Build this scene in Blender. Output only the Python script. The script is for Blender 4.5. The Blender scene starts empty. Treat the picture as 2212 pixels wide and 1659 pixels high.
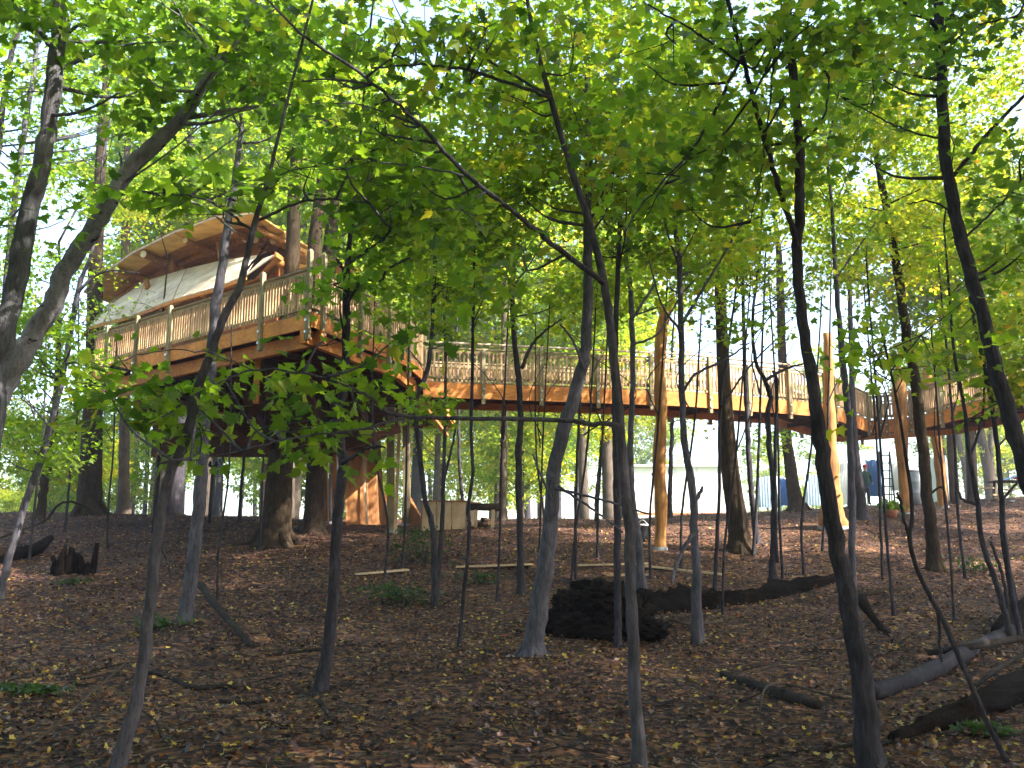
import bpy, bmesh, math
import numpy as np
from mathutils import Vector, Matrix

sc = bpy.context.scene
HAZE = True
COL = sc.collection
rng = np.random.default_rng(11)
R = math.radians

# ------------------------------------------------------------------ camera
W, H = 2211.0, 1659.0            # working picture size for measuring
F = 35.0 / 36.0 * W
PITCH = R(9.77)
EYE = np.array([0.0, 0.0, 1.6])
cam = bpy.data.cameras.new('camera')
cam.lens = 35.0; cam.sensor_width = 36.0
cam.clip_start = 0.1; cam.clip_end = 3000
camo = bpy.data.objects.new('camera', cam); COL.objects.link(camo)
camo.location = EYE; camo.rotation_euler = (R(90) + PITCH, 0, 0)
sc.camera = camo

# ------------------------------------------------------------------ light
SUN_EL, SUN_AZ = R(41), R(112)    # azimuth clockwise from +Y
w = bpy.data.worlds.new('World'); sc.world = w; w.use_nodes = True
nt = w.node_tree
bg = nt.nodes['Background']
sky = nt.nodes.new('ShaderNodeTexSky'); sky.sky_type = 'NISHITA'
sky.sun_disc = False; sky.sun_elevation = SUN_EL; sky.sun_rotation = SUN_AZ
sky.air_density = 1.0; sky.dust_density = 2.0; sky.ozone_density = 1.0
nt.links.new(sky.outputs[0], bg.inputs[0]); bg.inputs[1].default_value = 0.15
sl = bpy.data.lights.new('sun', 'SUN'); sl.energy = 5.0; sl.angle = R(0.55); sl.color = (1.0, 0.93, 0.80)
so = bpy.data.objects.new('sun', sl); COL.objects.link(so)
sdir = Vector((math.sin(SUN_AZ) * math.cos(SUN_EL), math.cos(SUN_AZ) * math.cos(SUN_EL), math.sin(SUN_EL)))
so.rotation_euler = (-sdir).to_track_quat('-Z', 'Y').to_euler()
so.location = (30, 10, 40)
sc.view_settings.view_transform = 'Standard'; sc.view_settings.look = 'None'
sc.view_settings.gamma = 1.0; sc.view_settings.use_curve_mapping = False
sc.view_settings.exposure = 2.4
cy = sc.cycles
cy.max_bounces = 8; cy.diffuse_bounces = 4; cy.glossy_bounces = 2; cy.transmission_bounces = 4
cy.transparent_max_bounces = 4; cy.use_denoising = True
cy.sample_clamp_indirect = 6.0

# ------------------------------------------------------------------ measuring helpers
cP, sP = math.cos(PITCH), math.sin(PITCH)
def ray(px, py):
    x = px - W / 2; v = H / 2 - py
    return np.array([x, F * cP - v * sP, F * sP + v * cP])
def at(px, py, Y):               # point on the sight line at forward distance Y
    d = ray(px, py); return EYE + d * (Y / d[1])
def atz(px, py, z):              # point on the sight line at height z
    d = ray(px, py); return EYE + d * ((z - EYE[2]) / d[2])
def project(P):
    P = np.atleast_2d(P) - EYE
    dep = P[:, 1] * cP + P[:, 2] * sP
    up = -P[:, 1] * sP + P[:, 2] * cP
    dep = np.where(dep < 0.1, 0.1, dep)
    return W / 2 + F * P[:, 0] / dep, H / 2 - F * up / dep, dep
def mpp(Y, py=H / 2):            # metres per working pixel at forward distance Y
    d = ray(W / 2, py); t = Y / d[1]
    return t
def sm(a, b, x):
    t = np.clip((np.asarray(x, float) - a) / (b - a), 0, 1); return t * t * (3 - 2 * t)
GY = [-400, -20, 0, 8, 12, 16, 20, 24, 26, 30, 36, 42, 60, 120, 400, 2000]
GZ = [-1.5, -.6, 0, 0, .08, .35, .8, 1.5, 1.85, 2.4, 2.85, 2.9, 2.2, 0, -4, -8]
def ground(x, y):
    x = np.asarray(x, float); y = np.asarray(y, float)
    z = np.interp(y, GY, GZ)
    z = z + sm(26, 48, y) * np.clip(0.07 * (x - 2), 0, 1.7) * (1 - sm(70, 160, y))
    z = z + sm(24, 30, y) * (1 - sm(32, 40, y)) * np.clip(-(x + 5) * .04, 0, .35)
    n = (np.sin(x * .9 + y * .37) * np.cos(y * .71 - x * .23) * .06 + np.sin(x * 2.3 - y * 1.1 + 1.3) * np.sin(y * 1.9 + .4) * .035)
    return z + n * sm(3, 8, y)
def gat(px, py):                 # where a sight line meets the ground
    d = ray(px, py); d = d / d[1]
    ys = np.linspace(4, 70, 3301)
    P = EYE[None] + d[None] * ys[:, None]
    below = P[:, 2] - ground(P[:, 0], P[:, 1])
    i = np.argmax(below < 0) if (below < 0).any() else len(ys) - 1
    p = P[i].copy(); p[2] = ground(p[0], p[1]); return p

# ------------------------------------------------------------------ materials
def new_mat(name):
    m = bpy.data.materials.new(name); m.use_nodes = True
    return m, m.node_tree.nodes, m.node_tree.links, m.node_tree.nodes['Principled BSDF']
def ramp(N, stops, interp='LINEAR'):
    r = N.new('ShaderNodeValToRGB'); cr = r.color_ramp; cr.interpolation = interp
    while len(cr.elements) < len(stops): cr.elements.new(0.5)
    for e, (p, c) in zip(cr.elements, stops): e.position = p; e.color = (*c, 1)
    return r
def noise(N, L, scale, detail=4, vec=None, rough=.6):
    n = N.new('ShaderNodeTexNoise'); n.inputs['Scale'].default_value = scale
    n.inputs['Detail'].default_value = detail; n.inputs['Roughness'].default_value = rough
    if vec: L.new(vec, n.inputs['Vector'])
    return n
def coords(N, L, scale=(1, 1, 1), kind='Object'):
    t = N.new('ShaderNodeTexCoord'); m = N.new('ShaderNodeMapping'); m.inputs['Scale'].default_value = scale
    L.new(t.outputs[kind], m.inputs['Vector']); return m.outputs[0]
def mixc(N, L, a, b, fac, mode='MIX'):
    m = N.new('ShaderNodeMix'); m.data_type = 'RGBA'; m.blend_type = mode
    for sock, v in ((m.inputs[0], fac), (m.inputs[6], a), (m.inputs[7], b)):
        if hasattr(v, 'links'): L.new(v, sock)
        else: sock.default_value = v if not isinstance(v, tuple) else (*v, 1)
    return m.outputs[2]
def bark(name, c0, c1, c2, scale=7, stretch=.22, bump=.5, blotch=None):
    m, N, L, B = new_mat(name)
    v = coords(N, L, (1, 1, stretch))
    n = noise(N, L, scale * 3.6, 6, v, .75)
    r = ramp(N, [(.28, c0), (.5, c1), (.75, c2)]); L.new(n.outputs[0], r.inputs[0])
    v2 = coords(N, L, (1, 1, 1)); n2 = noise(N, L, 1.6, 3, v2)
    r2 = ramp(N, [(.35, (.62, .66, .6)), (.65, (1.1, 1.08, 1.05))]); L.new(n2.outputs[0], r2.inputs[0])
    c = mixc(N, L, r.outputs[0], r2.outputs[0], 1.0, 'MULTIPLY')
    vl = coords(N, L, (1, 1, .7)); nl_ = noise(N, L, 3.3, 5, vl, .7)
    rl = ramp(N, [(.58, (0, 0, 0)), (.68, (.4, .4, .4))]); L.new(nl_.outputs[0], rl.inputs[0])
    c = mixc(N, L, c, (c2[0] * 1.25, c2[1] * 1.35, c2[2] * 1.15), rl.outputs[0])
    if blotch:
        v3 = coords(N, L, (1, 1, 2.2)); n3 = noise(N, L, 5.5, 3, v3)
        r3 = ramp(N, [(.60, (0, 0, 0)), (.68, (1, 1, 1))]); L.new(n3.outputs[0], r3.inputs[0])
        c = mixc(N, L, c, blotch, r3.outputs[0])
    L.new(c, B.inputs['Base Color']); B.inputs['Roughness'].default_value = .95
    B.inputs['Specular IOR Level'].default_value = .06
    b = N.new('ShaderNodeBump'); b.inputs['Strength'].default_value = min(1, bump * 1.6); b.inputs['Distance'].default_value = .045
    L.new(n.outputs[0], b.inputs['Height']); L.new(b.outputs[0], B.inputs['Normal'])
    return m
def wood(name, c0, c1, c2, axis=2, scale=9, rough=.75, knots=True, vary=.35):
    m, N, L, B = new_mat(name)
    s = [1.0, 1.0, 1.0]; s[axis] = .09
    v = coords(N, L, tuple(s))
    n = noise(N, L, scale * 2, 5, v, .65)
    r = ramp(N, [(.3, c0), (.5, c1), (.72, c2)]); L.new(n.outputs[0], r.inputs[0])
    oi = N.new('ShaderNodeObjectInfo')
    r2 = ramp(N, [(0, (1 - vary,) * 3), (1, (1 + vary * .6,) * 3)]); L.new(oi.outputs['Random'], r2.inputs[0])
    c = mixc(N, L, r.outputs[0], r2.outputs[0], 1.0, 'MULTIPLY')
    v2 = coords(N, L); n2 = noise(N, L, 1.7, 4, v2)
    r3 = ramp(N, [(.35, (.70, .66, .62)), (.62, (1.08, 1.06, 1.02))]); L.new(n2.outputs[0], r3.inputs[0])
    c = mixc(N, L, c, r3.outputs[0], 1.0, 'MULTIPLY')
    L.new(c, B.inputs['Base Color']); B.inputs['Roughness'].default_value = rough
    B.inputs['Specular IOR Level'].default_value = .3
    b = N.new('ShaderNodeBump'); b.inputs['Strength'].default_value = .25; b.inputs['Distance'].default_value = .01
    L.new(n.outputs[0], b.inputs['Height']); L.new(b.outputs[0], B.inputs['Normal'])
    return m
def plain(name, c, rough=.7, spec=.3, metal=0, var=.15, scale=6):
    m, N, L, B = new_mat(name)
    n = noise(N, L, scale, 4, coords(N, L))
    r = ramp(N, [(.3, tuple(x * (1 - var) for x in c)), (.7, tuple(min(1, x * (1 + var)) for x in c))])
    L.new(n.outputs[0], r.inputs[0]); L.new(r.outputs[0], B.inputs['Base Color'])
    B.inputs['Roughness'].default_value = rough; B.inputs['Specular IOR Level'].default_value = spec
    B.inputs['Metallic'].default_value = metal
    return m
def leaf_mat(name, stops, use_attr=True, trans=.5, gloss=.35, tboost=1.9):
    m, N, L, B = new_mat(name)
    if use_attr:
        a = N.new('ShaderNodeAttribute'); a.attribute_name = 'tint'; src = a.outputs['Fac']
    else:
        a = N.new('ShaderNodeObjectInfo'); src = a.outputs['Random']
    r = ramp(N, stops); L.new(src, r.inputs[0])
    L.new(r.outputs[0], B.inputs['Base Color']); B.inputs['Roughness'].default_value = .45
    B.inputs['Specular IOR Level'].default_value = gloss
    t = N.new('ShaderNodeBsdfTranslucent')
    tc = mixc(N, L, r.outputs[0], (tboost, tboost * 1.05, tboost * .55), 1.0, 'MULTIPLY')
    L.new(tc, t.inputs['Color'])
    mx = N.new('ShaderNodeMixShader'); mx.inputs[0].default_value = trans
    L.new(B.outputs[0], mx.inputs[1]); L.new(t.outputs[0], mx.inputs[2])
    L.new(mx.outputs[0], N['Material Output'].inputs[0])
    return m
M = {}
M['bark_dark'] = bark('bark_dark', (.018, .016, .021), (.052, .046, .060), (.105, .095, .118))
M['bark_grey'] = bark('bark_grey', (.042, .038, .051), (.108, .098, .126), (.19, .175, .215))
M['bark_brown'] = bark('bark_brown', (.018, .012, .009), (.05, .034, .024), (.095, .066, .045), scale=6, bump=.9)
M['bark_light'] = bark('bark_light', (.07, .066, .082), (.15, .143, .17), (.25, .24, .275), scale=6)
M['bark_pale'] = bark('bark_pale', (.13, .125, .15), (.27, .26, .30), (.40, .39, .43), scale=5, stretch=.6, blotch=(.02, .017, .018))
M['bark_far'] = bark('bark_far', (.05, .036, .03), (.10, .075, .065), (.16, .125, .11), scale=5)
M['rot'] = bark('rotten_wood', (.003, .002, .002), (.009, .0055, .004), (.03, .018, .011), scale=7, stretch=.8, bump=1.0)
M['stick'] = bark('stick_bark', (.016, .012, .012), (.042, .034, .033), (.085, .072, .07), scale=8)
M['baluster'] = wood('treated_baluster', (.34, .19, .105), (.50, .32, .19), (.64, .45, .29), vary=.35)
M['post'] = wood('treated_post', (.16, .13, .075), (.27, .225, .14), (.36, .31, .20))
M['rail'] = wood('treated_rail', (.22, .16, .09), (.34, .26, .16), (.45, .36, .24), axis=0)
M['cedar'] = wood('cedar_fascia', (.44, .15, .035), (.62, .235, .06), (.70, .32, .10), axis=0, vary=.15)
M['joist'] = wood('shaded_cedar', (.05, .016, .008), (.10, .033, .014), (.15, .052, .02), axis=0)  # cedar copy with the shade under decks and roof put into its colour
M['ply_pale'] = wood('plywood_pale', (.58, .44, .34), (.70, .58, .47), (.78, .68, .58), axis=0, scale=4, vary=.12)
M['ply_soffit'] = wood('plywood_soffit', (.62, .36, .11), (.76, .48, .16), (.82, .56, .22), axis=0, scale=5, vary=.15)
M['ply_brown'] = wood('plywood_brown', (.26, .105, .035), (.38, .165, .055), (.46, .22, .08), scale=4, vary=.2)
M['ply_beige'] = wood('plywood_beige', (.48, .33, .21), (.58, .43, .29), (.66, .52, .38), scale=4, vary=.15)
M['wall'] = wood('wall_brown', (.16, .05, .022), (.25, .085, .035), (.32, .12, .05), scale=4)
M['log'] = wood('peeled_log', (.17, .07, .022), (.38, .175, .05), (.55, .29, .10), scale=4, vary=.25)
M['log_end'] = plain('sawn_log_end', (.70, .56, .42))
M['metal'] = plain('galvanised_bolt', (.6, .62, .65), .35, .5, .9)
M['concrete'] = plain('concrete', (.26, .27, .30), .85)
M['white'] = plain('white_panel', (.82, .82, .84), .6, .3, 0, .04)
M['blue'] = plain('blue_tarp', (.12, .24, .55), .45, .4)
M['paleblue'] = plain('pale_blue_tarp', (.55, .66, .82), .5, .3)
M['orange'] = plain('orange_strip', (.60, .20, .07))
M['black'] = plain('black_plastic', (.010, .010, .012), .8, .1)
M['grey'] = plain('grey_drum', (.30, .31, .34), .6)
M['darkpaint'] = plain('dark_painted_steel', (.02, .022, .03), .5)
M['red'] = plain('red_cloth', (.45, .03, .03))
M['green_cloth'] = plain('dark_green_cloth', (.02, .055, .035), .9)
M['trousers'] = plain('dark_trousers', (.03, .03, .045), .9)
M['skin'] = plain('skin', (.45, .27, .19))
M['terracotta'] = plain('terracotta', (.34, .12, .05))
GREEN = [(0, (.028, .06, .009)), (.3, (.066, .125, .012)), (.6, (.14, .20, .014)), (.8, (.26, .255, .022)), (.92, (.42, .31, .035)), (1, (.44, .20, .03))]
M['leaf'] = leaf_mat('maple_leaf', GREEN, True, .6, .3, 2.5)
M['leaf_single'] = leaf_mat('maple_leaf_near', [(0, (.03, .065, .010)), (.35, (.075, .135, .012)), (.8, (.15, .205, .015)), (.95, (.2, .21, .02)), (1, (.32, .26, .04))], False, .55, .3, 2.3)
M['litter'] = leaf_mat('fallen_leaf', [(0, (.016, .011, .013)), (.3, (.048, .027, .027)), (.48, (.125, .066, .064)), (.62, (.20, .085, .042)), (.74, (.30, .135, .045)), (.81, (.28, .19, .18)), (.88, (.48, .33, .05)), (.96, (.52, .36, .06)), (.985, (.38, .07, .03)), (1, (.08, .11, .02))], True, .15, .3, 1.2)
M['fern'] = leaf_mat('groundcover_leaf', [(0, (.02, .045, .012)), (1, (.05, .09, .02))], True, .4)

def ground_material():
    m, N, L, B = new_mat('leaf_covered_ground')
    t = N.new('ShaderNodeTexCoord')
    vo = N.new('ShaderNodeTexVoronoi'); vo.inputs['Scale'].default_value = 15; vo.inputs['Randomness'].default_value = 1
    nz = noise(N, L, 3, 3, t.outputs['Object'])
    va = N.new('ShaderNodeVectorMath'); va.operation = 'MULTIPLY_ADD'
    va.inputs[1].default_value = (.35, .35, .35); L.new(nz.outputs['Color'], va.inputs[0]); L.new(t.outputs['Object'], va.inputs[2])
    L.new(va.outputs[0], vo.inputs['Vector'])
    sx = N.new('ShaderNodeSeparateColor'); L.new(vo.outputs['Color'], sx.inputs[0])
    r = ramp(N, [(0, (.013, .009, .011)), (.4, (.042, .025, .025)), (.7, (.11, .054, .040)), (.9, (.19, .085, .042)), (1, (.28, .19, .08))])
    L.new(sx.outputs[0], r.inputs[0])
    n2 = noise(N, L, .6, 5, t.outputs['Object'])
    r2 = ramp(N, [(.32, (.5, .48, .47)), (.62, (1.1, 1.05, 1.0))]); L.new(n2.outputs[0], r2.inputs[0])
    c = mixc(N, L, r.outputs[0], r2.outputs[0], 1.0, 'MULTIPLY')
    # short grass of the clearing beyond the wood edge
    ge = N.new('ShaderNodeSeparateXYZ'); L.new(t.outputs['Object'], ge.inputs[0])
    n3 = noise(N, L, .25, 4, t.outputs['Object'])
    ma = N.new('ShaderNodeMath'); ma.operation = 'MULTIPLY_ADD'; ma.inputs[1].default_value = 7; L.new(n3.outputs[0], ma.inputs[0]); L.new(ge.outputs[1], ma.inputs[2])
    mr = N.new('ShaderNodeMapRange'); mr.inputs[1].default_value = 45.5; mr.inputs[2].default_value = 48.0; L.new(ma.outputs[0], mr.inputs[0])
    n4 = noise(N, L, 9, 4, t.outputs['Object'])
    r4 = ramp(N, [(.3, (.045, .075, .018)), (.7, (.10, .14, .035))]); L.new(n4.outputs[0], r4.inputs[0])
    c = mixc(N, L, c, r4.outputs[0], mr.outputs[0])
    L.new(c, B.inputs['Base Color']); B.inputs['Roughness'].default_value = .95; B.inputs['Specular IOR Level'].default_value = .15
    b = N.new('ShaderNodeBump'); b.inputs['Strength'].default_value = .7; b.inputs['Distance'].default_value = .05
    L.new(vo.outputs['Distance'], b.inputs['Height']); L.new(b.outputs[0], B.inputs['Normal'])
    return m
M['ground'] = ground_material()

# ------------------------------------------------------------------ mesh + object helpers
def tag(o, label=None, cat=None, group=None, kind=None):
    if label: o['label'] = label
    if cat: o['category'] = cat
    if group: o['group'] = group
    if kind: o['kind'] = kind
    return o
def empty(name, loc, label=None, cat=None, group=None):
    o = bpy.data.objects.new(name, None); COL.objects.link(o); o.location = loc
    o.empty_display_size = .3
    return tag(o, label, cat, group)
def link(name, me, parent=None, loc=None):
    o = bpy.data.objects.new(name, me); COL.objects.link(o)
    if parent is not None: o.parent = parent
    if loc is not None: o.location = loc
    return o
def wl(o):
    v = Vector((0, 0, 0))
    while o is not None: v += o.location; o = o.parent
    return v
class MB:
    def __init__(s): s.V = []; s.F = []; s.n = 0; s.smooth = True
    def add(s, v, f):
        s.V.append(np.asarray(v, float)); s.F += [tuple(i + s.n for i in q) for q in f]; s.n += len(v)
    def beam(s, p, q, wd, h, up=(0, 0, 1)):
        p = np.asarray(p, float); q = np.asarray(q, float); d = q - p; d = d / np.linalg.norm(d)
        up = np.asarray(up, float); a = np.cross(d, up)
        if np.linalg.norm(a) < 1e-4: a = np.cross(d, (0, 1, 0))
        a /= np.linalg.norm(a); b = np.cross(a, d)
        a = a * wd / 2; b = b * h / 2
        v = [p - a - b, p + a - b, p + a + b, p - a + b, q - a - b, q + a - b, q + a + b, q - a + b]
        s.add(v, [(0, 1, 2, 3), (7, 6, 5, 4), (0, 4, 5, 1), (1, 5, 6, 2), (2, 6, 7, 3), (3, 7, 4, 0)]); return s
    def box(s, c, sx, sy, sz, rz=0):
        c = np.asarray(c, float); d = np.array([math.cos(rz), math.sin(rz), 0]) * sx / 2
        return s.beam(c - d, c + d, sy, sz)
    def slab(s, poly, nrm):       # polygon with thickness along nrm
        P = np.asarray(poly, float); n = len(P); Q = P + np.asarray(nrm, float)
        s.add(np.vstack([P, Q]), [tuple(range(n))[::-1], tuple(range(n, 2 * n))] + [(i, (i + 1) % n, n + (i + 1) % n, n + i) for i in range(n)]); return s
    def tube(s, pts, rad, seg=8, rough=0.0, cap=True):
        P = np.asarray(pts, float); r = np.asarray(rad, float); n = len(P)
        T = np.gradient(P, axis=0); T /= np.maximum(np.linalg.norm(T, axis=1, keepdims=True), 1e-9)
        a = np.cross(T[0], (0.3, 0.9, .1)); a /= np.linalg.norm(a)
        V = []; ang = np.linspace(0, 2 * math.pi, seg, endpoint=False)
        for i in range(n):
            a = a - T[i] * a.dot(T[i]); a /= np.linalg.norm(a); b = np.cross(T[i], a)
            k = 1 + (rng.normal(0, rough, seg) if rough else 0)
            V.append(P[i] + (np.cos(ang) * r[i] * k)[:, None] * a + (np.sin(ang) * r[i] * k)[:, None] * b)
        f = []
        for i in range(n - 1):
            for j in range(seg):
                k = (j + 1) % seg; f.append((i * seg + j, i * seg + k, (i + 1) * seg + k, (i + 1) * seg + j))
        if cap: f.append(tuple(range(seg))[::-1]); f.append(tuple((n - 1) * seg + j for j in range(seg)))
        s.add(np.vstack(V), f); return s
    def mesh(s, name, smooth=False, origin=None):
        me = bpy.data.meshes.new(name); V = np.vstack(s.V)
        if origin is not None: V = V - np.asarray(origin)
        me.from_pydata(V.tolist(), [], s.F); me.update()
        if smooth: me.polygons.foreach_set('use_smooth', [True] * len(me.polygons))
        return me
    def build(s, name, mat, parent=None, smooth=False, label=None, kind=None, local=None):
        off = np.array(wl(parent)) if parent is not None else np.zeros(3)
        V = np.vstack(s.V); c = V.mean(0) if local is None else np.asarray(local)
        me = s.mesh(name, smooth, c); me.materials.append(mat)
        o = link(name, me, parent, c - off)
        if label: o['label'] = label
        if kind: o['kind'] = kind
        return o
def catmull(P, n):
    P = np.asarray(P, float)
    if len(P) < 3: 
        t = np.linspace(0, 1, n)[:, None]; return P[0] * (1 - t) + P[-1] * t
    Q = np.vstack([2 * P[0] - P[1], P, 2 * P[-1] - P[-2]]); m = len(P) - 1
    out = []
    for u in np.linspace(0, m - 1e-6, n):
        i = int(u); t = u - i; a, b, c, d = Q[i], Q[i + 1], Q[i + 2], Q[i + 3]
        out.append(.5 * (2 * b + (c - a) * t + (2 * a - 5 * b + 4 * c - d) * t * t + (3 * b - a - 3 * c + d) * t ** 3))
    return np.array(out)

# leaf templates: (verts (k,3), polys)
def tmpl(half, fold):
    k = len(half); v = [(x, y, fold * abs(x)) for x, y in half]
    v2 = [(-x, y, fold * abs(x)) for x, y in half[1:-1]]
    V = np.array(v + v2); right = list(range(k)); left = [0] + list(range(k, k + len(v2))) + [k - 1]
    return V, [right, left[::-1]]
T_MAPLE = tmpl([(0, 0), (.16, -.12), (.20, .0), (.50, .02), (.40, .16), (.68, .46), (.42, .42), (.40, .60), (.22, .52), (.17, .72), (0, 1.0)], .22)
T_MID = tmpl([(0, 0), (.46, .02), (.38, .2), (.58, .52), (.22, .55), (0, 1.0)], .25)
T_FAR = (np.array([(0, 0, 0), (.42, .42, .12), (0, 1, 0), (-.42, .42, .12)]), [[0, 1, 2, 3]])
def leaf_frames(nrm, head):
    z = nrm / np.linalg.norm(nrm, axis=1, keepdims=True)
    y = head - z * (head * z).sum(1, keepdims=True); y /= np.maximum(np.linalg.norm(y, axis=1, keepdims=True), 1e-6)
    return np.cross(y, z), y, z
def leaves_mesh(name, pos, nrm, head, size, tint, T, mat):
    tv, tp = T; n = len(pos); k = len(tv)
    X, Y, Z = leaf_frames(nrm, head)
    crl = rng.normal(.12, .22, (n, 1, 1)); tw_ = rng.normal(0, .16, (n, 1, 1)); tz = tv[None, :, 2:3] * rng.uniform(.4, 1.7, (n, 1, 1)) - crl * tv[None, :, 1:2] ** 2 + tw_ * tv[None, :, 0:1] * tv[None, :, 1:2]
    V = pos[:, None, :] + size[:, None, None] * (tv[None, :, 0:1] * X[:, None] + tv[None, :, 1:2] * Y[:, None] + tz * Z[:, None])
    V = V.reshape(-1, 3).astype(np.float32)
    lens = [len(p) for p in tp]; idx = np.concatenate([np.array(p) for p in tp])
    loops = (idx[None] + (np.arange(n) * k)[:, None]).reshape(-1).astype(np.int32)
    tot = np.tile(np.array(lens, np.int32), n); st = np.concatenate([[0], np.cumsum(tot)[:-1]]).astype(np.int32)
    me = bpy.data.meshes.new(name)
    me.vertices.add(len(V)); me.vertices.foreach_set('co', V.ravel())
    me.loops.add(len(loops)); me.loops.foreach_set('vertex_index', loops)
    me.polygons.add(len(tot)); me.polygons.foreach_set('loop_start', st); me.polygons.foreach_set('loop_total', tot)
    at_ = me.attributes.new('tint', 'FLOAT', 'FACE'); at_.data.foreach_set('value', np.repeat(tint, len(tp)).astype(np.float32))
    me.update(calc_edges=True); me.materials.append(mat)
    return me
def unit(n):
    v = rng.normal(size=(n, 3)); return v / np.linalg.norm(v, axis=1, keepdims=True)
# open places in the canopy where the sky comes through: (px, py, rx, ry, strength) as seen from the path
GAPS = [(65, 110, 55, 40, .9), (210, 160, 55, 80, .85), (100, 230, 55, 60, .6), (25, 330, 50, 90, .85), (185, 290, 60, 60, .9),
        (255, 335, 60, 45, .95), (130, 480, 60, 90, .85), (120, 630, 50, 60, .6), (470, 285, 105, 60, 1.0), (545, 320, 70, 50, .9), (430, 195, 60, 40, .8),
        (115, 860, 34, 60, .9), (640, 350, 50, 50, .7), (1570, 175, 55, 45, .8), (1650, 660, 120, 70, .8), (1690, 560, 60, 50, .7),
        (1785, 660, 40, 80, .9), (1450, 720, 60, 50, .6), (1880, 370, 70, 60, .85), (1960, 670, 80, 60, .95), (1150, 585, 45, 38, 1.0),
        (1130, 640, 60, 50, .6), (1230, 760, 60, 40, .6), (2000, 350, 60, 50, .6), (2080, 600, 80, 50, .6), (1540, 780, 170, 60, .9), (1340, 735, 50, 50, .6),
        (1840, 500, 60, 60, .5), (1910, 580, 50, 60, .7), (2190, 620, 40, 60, .6), (1700, 480, 90, 60, .5),
        (1500, 1030, 100, 90, 1.0), (1700, 1030, 140, 90, 1.0), (1900, 1040, 90, 80, 1.0), (1000, 1000, 70, 60, .4)]
# views past the nearer foliage to the building
VIEWS = [(400, 575, 300, 140, .97), (440, 720, 250, 60, .85), (760, 700, 120, 70, .6), (1150, 800, 230, 60, .8), (1550, 840, 260, 60, .8), (1200, 1020, 320, 100, .85), (1650, 1020, 400, 90, .95), (450, 1060, 500, 70, .9), (1860, 880, 160, 60, .8), (600, 510, 95, 75, .97), (690, 470, 75, 120, .85)]
def keep(P, scale=1.0):
    px, py, dep = project(P); k = np.ones(len(px))
    for gx, gy, rx, ry, s in VIEWS:
        d = ((px - gx) / rx) ** 2 + ((py - gy) / ry) ** 2
        k *= np.where(dep < (33 if gy < 600 else 27), 1 - s * np.exp(-(d ** 2)), 1)
    for gx, gy, rx, ry, s in GAPS:
        d = ((px - gx) / rx) ** 2 + ((py - gy) / ry) ** 2
        k *= 1 - s * np.exp(-(d ** 1.6))
    return rng.random(len(px)) < k ** scale
def cluster_leaves(C, Rr, n, size, tlo, thi, droop=.25, tilt=.55, flat=.16):
    """leaf positions of flat sprays round cluster centres C"""
    m = len(C); pos = []; head = []; nr = []; sz = []; ti = []
    for c in C:
        rr = Rr * rng.uniform(.6, 1.3); k = int(n * rng.uniform(.6, 1.35)); a = rng.uniform(0, 2 * math.pi, k); q = np.sqrt(rng.random(k)) * rr
        ax = rng.normal(0, .22, 2)
        x = np.cos(a) * q; y = np.sin(a) * q
        z = x * ax[0] + y * ax[1] - droop * q * q / max(rr, .1) + rng.normal(0, flat * rr, k)
        pos.append(c + np.stack([x, y, z], 1))
        head.append(np.stack([np.cos(a), np.sin(a), np.full(k, -.35)], 1) + rng.normal(0, .6, (k, 3)))
        nr.append(np.array([0, 0, 1.0]) + rng.normal(0, tilt, (k, 3)))
        sz.append(size * rng.uniform(.55, 1.25, k))
        base = rng.uniform(tlo, thi); ti.append(np.clip(base + rng.normal(0, .09, k), 0, 1))
    return [np.concatenate(v) if v else np.zeros((0, 3)) for v in (pos, nr, head, sz, ti)]

# ================================================================== THE GROUND
def build_ground():
    xs = np.unique(np.concatenate([np.linspace(-900, -60, 15), np.linspace(-60, -24, 19), np.linspace(-24, 24, 161), np.linspace(24, 60, 19), np.linspace(60, 900, 15)]))
    ys = np.unique(np.concatenate([np.linspace(-300, -10, 12), np.linspace(-10, 5, 16), np.linspace(5, 46, 165), np.linspace(46, 130, 22), np.linspace(130, 1500, 15)]))
    X, Y = np.meshgrid(xs, ys); Z = ground(X, Y); nx, ny = len(xs), len(ys)
    mb = MB(); mb.add(np.stack([X.ravel(), Y.ravel(), Z.ravel()], 1),
        [(j * nx + i, j * nx + i + 1, (j + 1) * nx + i + 1, (j + 1) * nx + i) for j in range(ny - 1) for i in range(nx - 1)])
    o = mb.build('ground', M['ground'], None, True, local=(0, 0, 0)); tag(o, 'leaf covered forest floor rising towards the treehouse', None, None, 'structure')
build_ground()

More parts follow.
